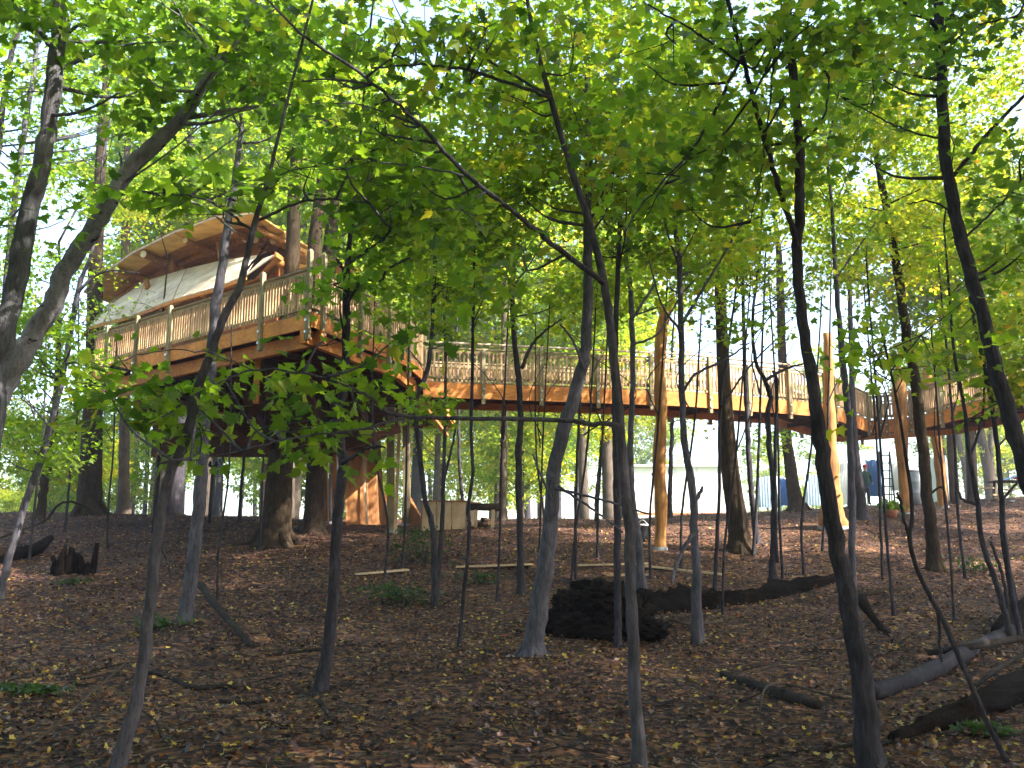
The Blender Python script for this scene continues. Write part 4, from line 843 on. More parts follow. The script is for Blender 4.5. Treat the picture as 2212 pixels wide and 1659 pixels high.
# low understory filling the view below the walkway
# unseen trees added beside, behind and overhead to shade the slope
for x, y, s, k in ((-8, 0, 1, 0), (8, -1, 1, 2), (1.5, -7, 1, 2), (9, 6, 1, 0), (-10, 7, 1, 2), (13, 3, 1, 2), (12, 13, 1, 0), (-14, 14, 1, 0), (17, 9, 1.1, 2), (4, -2.5, 1, 0), (-4.5, -2, 1, 2), (-1, -5, 1, 0), (20, 14, 1.1, 2), (24, 30, 1.1, 2),
                   (27, 37, 1.1, 0), (-19, 24, 1, 0), (26, 12, 1.1, 2), (30, 18, 1.1, 0), (33, 34, 1.1, 2), (21, 5, 1.1, 2), (6, -8, 1, 0), (-5, -7, 1, 2), (-12, -3, 1, 0), (12, -6, 1, 1), (-9, -12, 1, 2), (1, -13, 1, 0), (10, -14, 1, 2), (-18, -10, 1, 0), (19, -10, 1, 0), (-6, -19, 1.1, 1), (5, -20, 1.1, 2), (15, -19, 1.1, 0), (-16, -20, 1.1, 2), (-20, 2, 1, 2), (-24, 12, 1, 0), (-28, 24, 1, 2),
                   (-3, -10, 1.2, 3), (4, -11, 1.2, 3), (9, -9, 1.2, 3), (-9, -7, 1.2, 3), (-14, 1, 1.2, 3), (14, 0, 1.2, 3), (0, -17, 1.3, 3), (-12, -15, 1.3, 3), (13, -13, 1.3, 3)):
    far_tree(k, x, y, s, rng.uniform(0, 6.28), 'added out of view to shade the near slope', 'beside the near slope')

# ================================================================== FOREST FLOOR THINGS
def litter():
    pos = []
    for y0, y1, dens in ((4.5, 9, 150), (9, 14, 120), (14, 20, 90), (20, 28, 55), (28, 42, 26)):
        xa = .62 * y1 + 1; n = int(2.1 * dens * (y1 - y0) * 2 * xa * .55)
        y = rng.uniform(y0, y1, n); x = rng.uniform(-1, 1, n) * (.60 * y + 1)
        pos.append(np.stack([x, y, ground(x, y) + rng.uniform(.005, .05, n)], 1))
    pos = np.vstack(pos); pt = np.sin(pos[:, 0] * 1.1 + 1.6 * np.sin(pos[:, 1] * .8)) * np.sin(pos[:, 1] * 1.3 + 1.1 * np.sin(pos[:, 0] * .9))
    pos = pos[rng.random(len(pos)) < .72 + .4 * pt]; n = len(pos)
    nr = np.array([0, 0, 1.0]) + rng.normal(0, .45, (n, 3)); hd = rng.normal(size=(n, 3))
    px = np.sin(pos[:, 0] * .7 + 1.2 * np.sin(pos[:, 1] * .5)) * .5 + .5
    ti = np.clip(rng.beta(2.0, 2.2, n) * .95 + .12 * (px - .5), 0, 1); ti = np.where(rng.random(n) < .07, rng.uniform(.86, 1, n), ti)
    sz = rng.uniform(.026, .07, n)
    o = link('leaf_litter', leaves_mesh('leaf_litter', pos, nr, hd, sz, ti, T_MID, M['litter'])); tag(o, 'fallen brown and yellow leaves covering the slope', None, None, 'stuff')
litter()
def twig_litter():
    mb = MB()
    for _ in range(150):
        y = rng.uniform(6, 22); x = rng.uniform(-1, 1) * .55 * y; a = rng.uniform(0, 3.14); Ls = rng.uniform(.15, .8); p = np.array([x, y, ground(x, y) + .02])
        q = p + np.array([math.cos(a), math.sin(a), rng.normal(.05, .1)]) * Ls; q[2] = max(q[2], ground(q[0], q[1]) + .02); m_ = (p + q) / 2 + rng.normal(0, .03, 3); m_[2] = abs(m_[2] - ground(m_[0], m_[1])) + ground(m_[0], m_[1]) + .01
        mb.tube([p, m_, q], [.008, .007, .004], 5)
    o = mb.build('twig_litter', M['stick'], None, True); tag(o, 'thin twigs scattered over the fallen leaves', None, None, 'stuff')
twig_litter()
def lying(name, label, cat, pts, mat, hs=None, rough=.06, seg=10, group=None, sink=.3):
    """a log or stick on the ground through picture points (px,py,width)"""
    P = []; rad = []
    for i, (px, py, wd) in enumerate(pts):
        p = gat(px, py); r_ = wd / 2 * mpp(p[1]); p[2] += r_ * (1 - sink) + (hs[i] if hs else 0); P.append(p); rad.append(r_)
    k = max(6, 5 * len(P)); Q = catmull(P, k); rr = np.interp(np.linspace(0, len(P) - 1, k), range(len(P)), rad)
    rr = rr * (1 + rng.normal(0, rough, k)); mid = Q[k // 2].copy(); mid[2] = ground(mid[0], mid[1])
    o = MB().tube(Q, rr, seg, rough).build(name, M[mat], None, True, local=mid); tag(o, label, cat, group); return o
lying('fallen_log', 'long rotten log lying across the slope right of centre', 'log', [(1380, 1325, 74), (1440, 1318, 60), (1500, 1312, 56), (1560, 1306, 44), (1620, 1298, 40), (1720, 1276, 32), (1812, 1256, 24)], 'rot', rough=.17, seg=16, sink=.75)
lying('fallen_log', 'dark straight log below the rotten root mass', 'log', [(1560, 1462, 16), (1640, 1492, 22), (1700, 1512, 24), (1768, 1532, 22)], 'stick')
lying('fallen_log', 'long dark log running up to the right edge behind the leaning stem', 'log', [(1880, 1512, 34), (1980, 1478, 34), (2090, 1420, 32), (2190, 1372, 30)], 'bark_dark', seg=12)
lying('fallen_log', 'huge dark decayed log in the bottom right corner', 'log', [(1930, 1606, 26), (2040, 1572, 44), (2140, 1536, 58), (2290, 1480, 66)], 'rot', seg=16, rough=.09)
lying('fallen_branch', 'straight grey branch resting on the right hand logs', 'branch', [(2005, 1432, 12), (2110, 1425, 14), (2230, 1412, 14)], 'stick', [.1, .15, .2])
lying('fallen_branch', 'grey branch slanting up beside the decayed log', 'branch', [(2105, 1492, 9), (2170, 1458, 11), (2240, 1430, 12)], 'stick', [.03, .1, .15])
lying('fallen_branch', 'crooked grey branch along the bottom right corner', 'branch', [(1900, 1612, 10), (2020, 1592, 12), (2110, 1588, 14), (2150, 1570, 14), (2240, 1556, 14)], 'stick')
lying('fallen_branch', 'thin forked branch at the bottom right of centre', 'branch', [(1640, 1640, 8), (1720, 1628, 9), (1790, 1622, 9), (1850, 1608, 6)], 'stick')
lying('fallen_branch', 'brown stick slanting down between the two left saplings', 'branch', [(432, 1298, 16), (470, 1335, 15), (510, 1370, 13), (545, 1400, 10)], 'stick', [.25, .12, .05, 0])
lying('fallen_branch', 'wavy dark stick at the foot of the kinked sapling', 'branch', [(320, 1455, 8), (375, 1470, 9), (415, 1490, 12), (480, 1488, 12), (530, 1490, 8)], 'stick')
lying('fallen_branch', 'short dark double stick below the wavy one', 'branch', [(468, 1516, 8), (530, 1522, 9), (590, 1516, 9)], 'stick')
lying('fallen_branch', 'thin stick lying left of the wavy sapling foot', 'branch', [(570, 1418, 6), (630, 1412, 7), (700, 1404, 6)], 'stick')
lying('fallen_branch', 'short stick below the foot of the wavy sapling', 'branch', [(680, 1505, 12), (700, 1535, 10), (730, 1565, 7)], 'stick')
lying('fallen_branch', 'long pale thin stick in the bottom left corner', 'branch', [(5, 1652, 5), (110, 1590, 6), (200, 1520, 5), (270, 1470, 4)], 'bark_far', [0, .05, .12, .2])
lying('fallen_branch', 'curved bare branch at the upper right of the rotten log', 'branch', [(1862, 1330, 24), (1880, 1345, 18), (1905, 1362, 14), (1925, 1376, 8)], 'rot', [.2, .1, 0, 0])
lying('fallen_branch', 'thin reddish stick beside the leaning stem', 'branch', [(1850, 1290, 8), (1900, 1282, 8), (1965, 1272, 7)], 'bark_brown')
lying('fallen_branch', 'arching white twig beside the dark straight log', 'branch', [(1640, 1540, 5), (1655, 1512, 5), (1700, 1500, 5), (1790, 1510, 6), (1880, 1520, 6)], 'bark_far', [0, .12, .1, .03, 0])
lying('fallen_branch', 'bleached forked branch on the front of the rotten log', 'branch', [(1395, 1368, 8), (1440, 1352, 8), (1490, 1362, 7), (1560, 1350, 6)], 'bark_far', [.05, .08, .08, .05])
lying('fallen_log', 'dark log end poking in at the left edge', 'log', [(-30, 1216, 34), (30, 1208, 32), (75, 1200, 26), (108, 1182, 14)], 'rot', [.0, .0, .05, .18], seg=12)
lying('fallen_branch', 'thin curved branch arching over the crest at the left', 'branch', [(0, 1172, 5), (90, 1150, 5), (180, 1120, 5), (300, 1100, 5), (370, 1102, 4)], 'stick', [.1, .25, .35, .35, .25])
lying('fallen_log', 'short black log at the right edge beneath the bushy clump', 'log', [(2160, 1380, 40), (2200, 1352, 56), (2260, 1330, 60)], 'rot', seg=14)
# torn-up root mass of the rotten log
def root_mass():
    b = gat(1285, 1372); r = empty('root_mass', b, 'black torn-up root mass at the left end of the rotten log', 'tree stump')
    s = mpp(b[1])
    for nm, (cx, cy, rx, ry) in (('clod', (1290, 1290, 66, 34)), ('clod', (1235, 1350, 60, 32)), ('clod', (1340, 1330, 60, 46)), ('clod', (1290, 1365, 96, 28)), ('clod', (1220, 1300, 26, 22)), ('clod', (1400, 1360, 40, 22))):
        bm = bmesh.new(); bmesh.ops.create_icosphere(bm, subdivisions=4, radius=1)
        fr = rng.normal(0, 5, (14, 3)); fp = rng.uniform(0, 6, 14)
        ph = rng.uniform(0, 6, 6)
        for v in bm.verts:
            c = v.co; k = 1 + .16 * math.sin(5 * c.x + ph[0]) * math.sin(6 * c.y + ph[1]) + .12 * math.sin(11 * c.z + ph[2]) * math.sin(9 * c.x + ph[3]) + rng.normal(0, .04) + .07 * float(np.sum(np.abs(np.sin(fr @ np.array(c) + fp)))) / 2 - .32 + .16 * max(0, math.sin(fr[0] @ np.array(c) * 1.4)) * abs(math.sin(fr[1] @ np.array(c)))
            v.co = Vector((c.x * rx * s * k, c.y * .5 * k, c.z * ry * s * k))
        me = bpy.data.meshes.new(nm); bm.to_mesh(me); bm.free(); me.materials.append(M['rot'])
        link(nm, me, r, Vector(at(cx, cy, b[1]) - b))
    for k in range(26):
        a = rng.uniform(-.3, 3.4); p = at(1285 + rng.normal(0, 30), 1335, b[1]); d = np.array([math.cos(a), rng.uniform(-.7, .1), math.sin(a) * .6]) * rng.uniform(.7, 1.25)
        MB().tube(catmull([p, p + d * .35, p + d * .6 + rng.normal(0, .1, 3)], 7), np.linspace(rng.uniform(.02, .06), .008, 7), 6, .12).build('root', M['rot'], r, True)
root_mass()
def stump():
    b = gat(160, 1238); r = empty('rotten_stump', b, 'dark rotten stump with splintered sides at the left', 'tree stump'); s = mpp(b[1])
    for k in range(9):
        px = 118 + k * 9.5; hgt = (40, 58, 66, 60, 54, 40, 46, 30, 26)[k]; p = at(px, 1240, b[1] + rng.uniform(-.2, .2)); p[2] = ground(p[0], p[1]) - .05
        MB().tube(catmull([p, p + [rng.normal(0, .03), 0, hgt * s * .6], p + [rng.normal(0, .06), 0, hgt * s]], 7), np.linspace(.11, .03, 7), 7, .15).build('splinter', M['rot'], r, True)
    p = at(200, 1243, b[1]); p[2] = ground(p[0], p[1]) - .05
    MB().tube([p, p + [.02, 0, .3], p + [.06, 0, 68 * s]], [.07, .06, .05], 8, .1).build('splinter', M['rot'], r, True)
stump()
# pale boards lying on the floor
def plank(px0, py0, px1, py1, wd, label):
    a, b = gat(px0, py0), gat(px1, py1); up = np.array([0, 0, .05]); c = (a + b) / 2
    o = MB().beam(a + up, b + up, wd, .04).build('plank', M['ply_beige'], None, local=c); tag(o, label, 'plank', 'loose planks on the forest floor')
plank(770, 1245, 880, 1236, .2, 'loose pale plank left of the low green bush')
plank(985, 1229, 1150, 1224, .22, 'long loose plank between the two thin saplings and the curving trunk')
plank(1395, 1228, 1560, 1246, .2, 'loose pale plank slanting behind the snapped sapling')
plank(1240, 1226, 1400, 1222, .16, 'thin loose plank behind the root mass')
plank(1310, 1248, 1400, 1246, .14, 'short loose plank just above the root mass')

# ================================================================== THINGS UNDER AND BEHIND THE WALKWAY
def leaning_sheet(pts, label, mat, dep=.5, stripe=None):
    base = [gat(*p) for p in pts[:2]]; Y = base[0][1]
    top = [at(px, py, Y + dep) for px, py in pts[2:]]
    c = (base[0] + base[1]) / 2; r = empty('plywood_sheet', c, label, 'plywood sheet', 'plywood sheets leaning under the deck')
    MB().slab([base[0], base[1], top[0], top[1]] if len(top) > 1 else [base[0], base[1], top[0]], (0, .03, 0)).build('sheet', M[mat], r)
    if stripe: MB().beam(at(*stripe[0], Y - .02 + .1), at(*stripe[1], Y + dep - .1), .06, .05, (0, 1, 0)).build('batten', M['ply_beige'], r)
leaning_sheet([(747, 1133), (794, 1133), (786, 978), (743, 972)], 'tall brown plywood sheet left of the pale batten under the deck', 'ply_brown', .4, ((792, 1132), (784, 982)))
leaning_sheet([(795, 1133), (832, 1133), (822, 972), (788, 972)], 'tall brown plywood sheet right of the pale batten under the deck', 'ply_brown', .4)
leaning_sheet([(826, 1133), (852, 1133), (848, 1070), (828, 1066)], 'short brown plywood offcut beside the square post', 'ply_brown', .25)
leaning_sheet([(868, 1136), (922, 1137), (884, 1068), (872, 1062)], 'sloping triangular brown sheet at the foot of the right square post', 'ply_brown', .2)
def crate():
    a, b = gat(908, 1147), gat(1008, 1147); Y = max(a[1], b[1]); h = 58 * mpp(Y)
    x0, x1 = at(908, 1147, Y)[0], at(1008, 1147, Y)[0]; z = float(ground((x0 + x1) / 2, Y)); r = empty('plywood_crate', ((x0 + x1) / 2, Y, z), 'low beige plywood crate left of the log bench', 'crate')
    n = 3
    for i in range(n):
        xa = x0 + (x1 - x0) * i / n + .012; xb = x0 + (x1 - x0) * (i + 1) / n - .012
        MB().slab([[xa, Y, z - .1], [xb, Y, z - .1], [xb, Y, z + h], [xa, Y, z + h]], (0, .04, 0)).build('panel', M['ply_beige'], r)
    MB().slab([[x1, Y, z - .1], [x1 + .25, Y + 1.2, z - .1], [x1 + .25, Y + 1.2, z + h], [x1, Y, z + h]], (-.04, 0, 0)).build('panel', M['ply_beige'], r)
    MB().slab([[x0, Y, z - .1], [x0, Y + 1.2, z - .1], [x0, Y + 1.2, z + h], [x0, Y, z + h]], (.04, 0, 0)).build('panel', M['ply_beige'], r)
    MB().slab([[x0, Y + 1.2, z - .1], [x1 + .25, Y + 1.2, z - .1], [x1 + .25, Y + 1.2, z + h], [x0, Y + 1.2, z + h]], (0, .04, 0)).build('panel', M['ply_beige'], r)
    MB().slab([[x0 - .03, Y - .03, z + h], [x1 + .03, Y - .03, z + h], [x1 + .3, Y + 1.25, z + h], [x0, Y + 1.25, z + h]], (0, 0, .05)).build('lid', M['ply_brown'], r)
crate()
def bench():
    b = gat(1048, 1143); Y = b[1] + .6; s = mpp(Y); r = empty('log_bench', (b[0], Y, float(ground(b[0], Y))), 'rustic log bench between the crate and the straight pale trunk', 'bench'); z = float(ground(b[0], Y))
    x0, x1 = at(1012, 1100, Y)[0], at(1078, 1100, Y)[0]; zt = z + 42 * s
    MB().tube([[x0, Y, zt + .02], [x1, Y, zt]], [.11, .12], 10, .04).build('seat_log', M['bark_brown'], r, True)
    for x in (x0 + .2, x1 - .2):
        for dy in (-.15, .15): MB().beam([x, Y + dy, z - .05], [x + .02, Y + dy, zt - .08], .1, .1, (0, 1, 0)).build('leg', M['ply_beige'], r)
    w2 = empty('log_pile', (b[0], Y - .5, float(ground(b[0], Y - .5))), 'small pile of reddish logs on the ground under the bench', 'log pile')
    for i in range(5): MB().tube([[x0 + .3 + .03 * i, Y - .6 + .14 * (i % 3), z + .07 + .13 * (i // 3)], [x1 - .35, Y - .55 + .14 * (i % 3), z + .07 + .13 * (i // 3)]], [.075, .07], 8).build('log', M['bark_brown'], w2, True)
bench()
def bin_():
    b = gat(1388, 1170); s = mpp(b[1]); r = empty('rubbish_bucket', b, 'small black bucket with a white bag rim beside the knobbly log column', 'bucket')
    MB().tube([b, b + [0, 0, .1], b + [0, 0, 34 * s]], [.13, .14, .17], 14).build('body', M['black'], r, True)
    MB().tube([b + [0, 0, 34 * s - .02], b + [0, 0, 34 * s + .03]], [.178, .172], 14).build('rim', M['white'], r, True)
    MB().tube(catmull([b + [-.17, 0, 34 * s], b + [0, -.05, 34 * s + .14], b + [.17, 0, 34 * s]], 9), [.008] * 9, 5).build('handle', M['metal'], r, True)
bin_()
def signpost():
    b = gat(452, 1130); s = mpp(b[1]); r = empty('bracket_post', b, 'thin black post topped by two small lobes at the crest', 'post')
    t = at(460, 1006, b[1]); MB().tube([b, t], [.055, .05], 8).build('shaft', M['darkpaint'], r, True)
    for sx in (-1, 1): MB().tube([t + [sx * .06, 0, -.03], t + [sx * .10, 0, .03], t + [sx * .09, 0, .13]], [.04, .07, .03], 8).build('bracket', M['darkpaint'], r, True)
    MB().beam(t + [-.12, 0, -.02], t + [.12, 0, -.02], .05, .05).build('crossbar', M['darkpaint'], r)
signpost()

# clearing with a white site trailer, tarps, ladder, tent
def trailer():
    Y = 62; x0, x1 = at(1365, 1060, Y)[0], at(1600, 1060, Y)[0]; x = (x0 + x1) / 2; z = float(ground(x, Y)); zb = at(1480, 1108, Y)[2]; zt = at(1480, 1008, Y)[2]
    r = empty('site_trailer', (x, Y, z), 'long white trailer in the sunny clearing behind the walkway', 'trailer')
    n = 5
    for i in range(n):
        xa = x0 + (x1 - x0) * i / n + .015; xb = x0 + (x1 - x0) * (i + 1) / n - .015
        MB().slab([[xa, Y, zb], [xb, Y, zb], [xb, Y, zt], [xa, Y, zt]], (0, .08, 0)).build('wall_panel', M['white'], r)
    MB().box((x, Y + 1.3, (zb + zt) / 2), x1 - x0, 2.4, zt - zb - .02).build('body', M['white'], r)
    MB().box((x, Y + 1.2, zt + .06), x1 - x0 + .2, 2.8, .1).build('roof', M['white'], r)
    MB().box((x, Y - .03, zb - .06), x1 - x0, .08, .14).build('skirt_strip', M['orange'], r)
    for f in (.15, .3, .7, .85):
        MB().tube([(x0 + (x1 - x0) * f, Y + .3, z + .2), (x0 + (x1 - x0) * f, Y + .5, z + .2)], [.35, .35], 16).build('wheel', M['black'], r, True)
trailer()
def tarp(px0, px1, py0, py1, Y, mat, label, name='tarp', folds=9):
    r0 = at((px0 + px1) / 2, py1, Y); z = float(ground(r0[0], Y)); r = empty(name, (r0[0], Y, z), label, 'tarp', 'tarps hung in the clearing')
    a, b = at(px0, py0, Y), at(px1, py0, Y); c = at(px0, py1, Y); n = folds * 4; V = []; Fc = []
    for j in range(5):
        for i in range(n + 1):
            t = i / n; zz = a[2] + (max(c[2], z + .02) - a[2]) * j / 4; V.append((a[0] + (b[0] - a[0]) * t, Y + .07 * math.sin(t * folds * 6.28) * (.3 + .18 * j), zz - .04 * math.sin(t * math.pi * 3) * (j == 0)))
    for j in range(4):
        for i in range(n): q = j * (n + 1) + i; Fc.append((q, q + 1, q + n + 2, q + n + 1))
    V = np.array(V); nv = len(V); mb = MB(); V2 = V + [0, .012, 0]
    mb.add(np.vstack([V, V2]), Fc + [tuple(i + nv for i in f[::-1]) for f in Fc]); mb.build('sheet', M[mat], r, True)
    for x in (a[0], b[0]): MB().tube([(x, Y + .1, z - .1), (x, Y + .1, a[2] + .1)], [.035, .03], 7).build('pole', M['metal'], r, True)
    MB().tube([(a[0], Y + .1, a[2] + .02), (b[0], Y + .1, a[2] + .02)], [.02, .02], 6).build('ridge_pole', M['metal'], r, True)
tarp(1636, 1690, 1030, 1096, 54, 'paleblue', 'pale blue tarp left of the broad flared trunk')
tarp(1684, 1700, 1034, 1092, 52, 'blue', 'narrow strong blue tarp just left of the broad flared trunk')
tarp(1738, 1792, 1026, 1092, 54, 'paleblue', 'pale blue tarp between the broad flared trunk and the flared log column')
tarp(1870, 1900, 994, 1072, 47, 'blue', 'hanging blue tarp left of the stepladder')
tarp(1806, 1838, 1000, 1090, 50, 'white', 'hanging white tarp between the flared log column and the slim grey stem')
tarp(1922, 1948, 1000, 1060, 48, 'white', 'hanging white tarp right of the stepladder')
def ladder():
    b = gat(1914, 1072); Y = 46.5; q = at(1914, 1072, Y); z = float(ground(q[0], Y)); r = empty('stepladder', (q[0], Y, z), 'dark stepladder standing between the blue and white tarps', 'ladder'); h = at(1914, 975, Y)[2]
    xa, xb = at(1904, 1060, Y)[0], at(1926, 1060, Y)[0]
    for x in (xa, xb): MB().beam((x, Y - .3, z), (x * .98 + .02 * q[0], Y, h), .07, .05, (0, 1, 0)).build('stile', M['darkpaint'], r); MB().beam((x, Y + .45, z), (x, Y + .05, h), .05, .04, (0, 1, 0)).build('rear_leg', M['darkpaint'], r)
    for k in range(7):
        t = (k + .7) / 7.2; MB().beam((xa, Y - .3 + .3 * t, z + (h - z) * t), (xb, Y - .3 + .3 * t, z + (h - z) * t), .1, .05).build('rung', M['darkpaint'], r)
ladder()
def tent():
    Y = 44; a = at(2040, 985, Y); zl = [at(2030, 1062, Y), at(2082, 1062, Y)]; z = float(ground(a[0], Y)); r = empty('white_tent', (a[0], Y, z), 'white sloping tent beside the yellow log column', 'tent')
    for p in zl: p[2] = z
    bk = np.array([0, 2.4, 0]); A, B_, C_ = a, zl[1], zl[0]
    MB().slab([A, B_, B_ + bk, A + bk], (.02, 0, .02)).build('fly', M['white'], r); MB().slab([A, C_, C_ + bk, A + bk], (-.02, 0, .02)).build('fly', M['white'], r)
    MB().slab([A, B_, C_], (0, .02, 0)).build('front_panel', M['white'], r)
    MB().tube([A + [0, -.03, 0], [A[0], Y - .03, z]], [.03, .03], 7).build('pole', M['metal'], r, True)
tent()
def drum():
    Y = 42; p = at(1976, 1058, Y); z = float(ground(p[0], Y)); r = empty('grey_drum', (p[0], Y, z), 'grey drum with a white lid between the pointed column and the stout grey tree', 'drum'); p = np.array([p[0], Y, z]); h = at(1976, 1018, Y)[2] - z
    MB().tube([p + [0, 0, h * t] for t in (0, .32, .34, .36, .65, .67, .69, 1)], [.2, .2, .215, .2, .2, .215, .2, .2], 18).build('body', M['grey'], r, True)
    MB().tube([p + [0, 0, h], p + [0, 0, h + .06]], [.22, .2], 18).build('lid', M['white'], r, True)
drum()
def table():
    Y = 40; p = at(2190, 1052, Y); z = float(ground(p[0], Y)); r = empty('picnic_table', (p[0], Y, z), 'low wooden table under a blue sheet at the right edge', 'table'); zt = z + .75
    for i in range(5): MB().beam((p[0] - .9, Y - .4 + .2 * i, zt), (p[0] + .9, Y - .4 + .2 * i, zt), .17, .05).build('top_board', M['bark_far'], r)
    for sx in (-.7, .7):
        for sy in (-.35, .35): MB().beam((p[0] + sx, Y + sy, z), (p[0] + sx, Y + sy * .5, zt), .08, .08, (0, 1, 0)).build('leg', M['bark_far'], r)
    o = MB().slab([[p[0] - .5, Y - .5, zt + .03], [p[0] + .9, Y - .5, zt + .42], [p[0] + .9, Y + .45, zt + .42], [p[0] - .5, Y + .45, zt + .03]], (0, 0, .015)).build('blue_sheet', M['blue'], None, local=(p[0], Y, zt + .03)); tag(o, 'blue sheet propped on the low table at the right edge', 'tarp')
    MB().slab([[p[0] - .2, Y - .3, zt + .1], [p[0] + .9, Y - .3, zt + .41], [p[0] + .88, Y - .3, zt + .03], [p[0] + .1, Y - .3, zt + .03]], (0, .05, 0)).build('prop', M['red'], o)
table()
def rubble():
    Y = 38; p = at(2168, 1075, Y); z = float(ground(p[0], Y)); r = empty('rubble_heap', (p[0], Y, z), 'small heap of pale offcuts below the dark right background trunk', 'heap')
    for k in range(9):
        c = np.array([p[0] + rng.normal(0, .3), Y + rng.normal(0, .2), z + .08 + .09 * k * .7]); a = rng.uniform(0, 3.1)
        MB().box(c, rng.uniform(.3, .7), rng.uniform(.1, .3), .06, a).build('offcut', M['ply_beige'] if k % 3 else M['concrete'], r)
rubble()
def pot():
    b = gat(1924, 1118); r = empty('plant_pot', b, 'terracotta pot with a low green plant at the foot of the clearing', 'plant pot')
    MB().tube([b, b + [0, 0, .2], b + [0, 0, .24]], [.16, .22, .24], 14).build('pot', M['terracotta'], r, True)
    n = 110; pos = rng.normal(0, .17, (n, 3)) * [1.2, 1, .5] + [0, 0, .38]; nr = unit(n) + [0, 0, .8]
    o = link('foliage', leaves_mesh('foliage', pos, nr, unit(n), rng.uniform(.1, .2, n), rng.uniform(.3, .6, n), T_MID, M['leaf']), r); o['kind'] = 'stuff'
pot()
def person():
    Y = 43.5; p = at(1872, 1090, Y); z = float(ground(p[0], Y)); r = empty('person', (p[0], Y, z), 'person in a dark green jacket and red cap behind the bulging dark trunk', 'person')
    pts = {'pel': (0, 0, .95), 'ch': (0, .02, 1.3), 'nk': (0, .02, 1.47), 'hd': (0, -.02, 1.6), 'ht': (0, -.02, 1.70), 'ls': (-.19, .02, 1.4), 'le': (-.26, .03, 1.12), 'lh': (-.22, -.14, .92), 'rs': (.19, .02, 1.4), 're': (.27, .03, 1.12), 'rh': (.25, -.12, .9),
           'lk': (-.10, -.02, .5), 'la': (-.12, .02, .08), 'lt': (-.13, -.14, .04), 'rk': (.10, 0, .5), 'ra': (.13, .05, .08), 'rt': (.14, -.11, .04)}
    ed = [('pel', 'ch'), ('ch', 'nk'), ('nk', 'hd'), ('hd', 'ht'), ('ch', 'ls'), ('ls', 'le'), ('le', 'lh'), ('ch', 'rs'), ('rs', 're'), ('re', 'rh'), ('pel', 'lk'), ('lk', 'la'), ('la', 'lt'), ('pel', 'rk'), ('rk', 'ra'), ('ra', 'rt')]
    rd = dict(pel=.15, ch=.16, nk=.06, hd=.095, ht=.08, ls=.075, le=.055, lh=.04, rs=.075, re=.055, rh=.04, lk=.075, la=.05, lt=.045, rk=.075, ra=.05, rt=.045)
    ks = list(pts); me = bpy.data.meshes.new('body'); me.from_pydata([pts[k] for k in ks], [(ks.index(a), ks.index(b)) for a, b in ed], []); o = bpy.data.objects.new('body', me); COL.objects.link(o)
    o.modifiers.new('s', 'SKIN'); 
    for i, k in enumerate(ks): me.skin_vertices[0].data[i].radius = (rd[k], rd[k]); me.skin_vertices[0].data[i].use_root = (k == 'pel')
    o.modifiers.new('u', 'SUBSURF').levels = 2
    dg = bpy.context.evaluated_depsgraph_get(); m2 = bpy.data.meshes.new_from_object(o.evaluated_get(dg)); bpy.data.objects.remove(o)
    for q in ('green_cloth', 'trousers', 'skin', 'black'): m2.materials.append(M[q])
    for f in m2.polygons:
        c = f.center; f.use_smooth = True
        f.material_index = 2 if c.z > 1.49 or (abs(c.x) > .17 and c.z < .97) else 0 if c.z > .92 else 3 if c.z < .1 else 1
    link('body', m2, r)
    cap = MB().tube([(0, -.02, 1.64), (0, -.02, 1.72), (0, -.02, 1.77)], [.112, .105, .05], 14).build('cap', M['red'], None); cap.parent = r
    mb = MB().slab([(-.08, -.1, 1.655), (.08, -.1, 1.655), (.05, -.22, 1.64), (-.05, -.22, 1.64)], (0, 0, .012)); v = mb.build('visor', M['red'], None); v.parent = r
person()
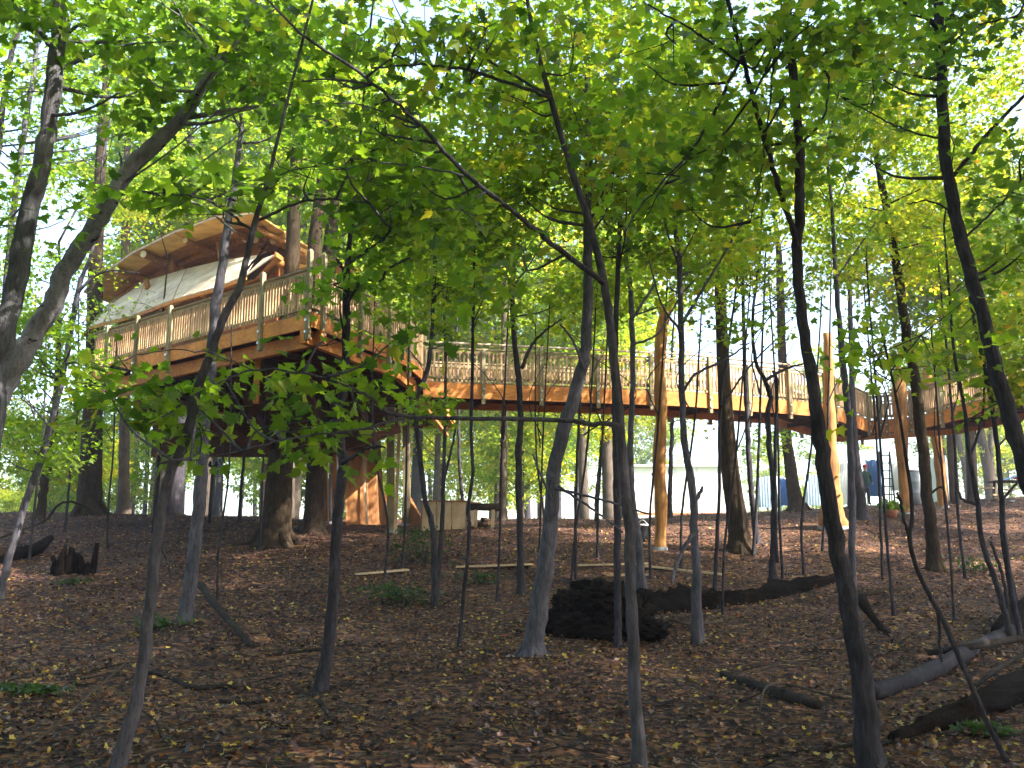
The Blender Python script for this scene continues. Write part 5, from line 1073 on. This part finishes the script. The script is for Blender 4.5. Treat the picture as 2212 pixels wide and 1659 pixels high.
# low green plants on the floor
def low_plant(px, py, rx, hgt, n, label):
    b = gat(px, py); s = mpp(b[1]); r = empty('low_bush', b, label, 'bush'); mb = MB()
    pos = np.stack([rng.normal(0, rx * s * .45, n), rng.normal(0, rx * s * .3, n), rng.uniform(.05, hgt * s, n)], 1)
    pos[:, 2] += ground(b[0] + pos[:, 0], b[1] + pos[:, 1]) - b[2]
    for _ in range(16):
        e = pos[int(rng.integers(n))]; q = np.array([e[0] * .5, e[1] * .5, 0]); q[2] = ground(b[0] + q[0], b[1] + q[1]) - b[2]; mb.tube([b + q, b + e], [.006, .003], 4)
    mb.build('stems', M['bark_dark'], r, True, kind='stuff', local=b)
    nr = np.array([0, 0, 1.]) + rng.normal(0, .5, (n, 3)); o = link('foliage', leaves_mesh('foliage', pos, nr, unit(n), rng.uniform(.05, .11, n), rng.random(n), T_MID, M['fern']), r); o['kind'] = 'stuff'
low_plant(900, 1215, 70, 70, 320, 'low green bush with small leaves below the beige crate')
low_plant(860, 1300, 90, 34, 260, 'spreading dark green ground plant below the loose pale plank')
low_plant(1040, 1262, 50, 24, 120, 'small green ground plant right of the thin bent sapling')
low_plant(150, 1264, 40, 12, 50, 'tiny green seedling patch in front of the rotten stump')
low_plant(60, 1500, 90, 14, 140, 'patch of green seedlings in the bottom left corner')
low_plant(330, 1360, 60, 20, 90, 'green seedlings around the kinked sapling')
low_plant(2100, 1235, 70, 30, 130, 'green ground plants right of the stout grey tree')
low_plant(2130, 1590, 60, 18, 90, 'green sprouts beneath the huge decayed log')
# ================================================================== thin haze volume added for a lens-flare veil
def haze():
    m = bpy.data.materials.new('haze'); m.use_nodes = True; N = m.node_tree.nodes; L = m.node_tree.links
    N.remove(N['Principled BSDF']); v = N.new('ShaderNodeVolumePrincipled'); v.inputs['Color'].default_value = (.86, .90, 1.0, 1); v.inputs['Density'].default_value = .0012
    v.inputs['Anisotropy'].default_value = .35
    L.new(v.outputs[0], N['Material Output'].inputs['Volume'])
    o = MB().box((0, 40, 15), 240, 300, 70).build('haze', m, None); tag(o, 'thin pale haze added as a lens-like veil among the trees', None, None, 'stuff')
if HAZE: haze()
print('objs', len(bpy.data.objects), 'tris', sum(len(m.loops) - 2 * len(m.polygons) for m in bpy.data.meshes))
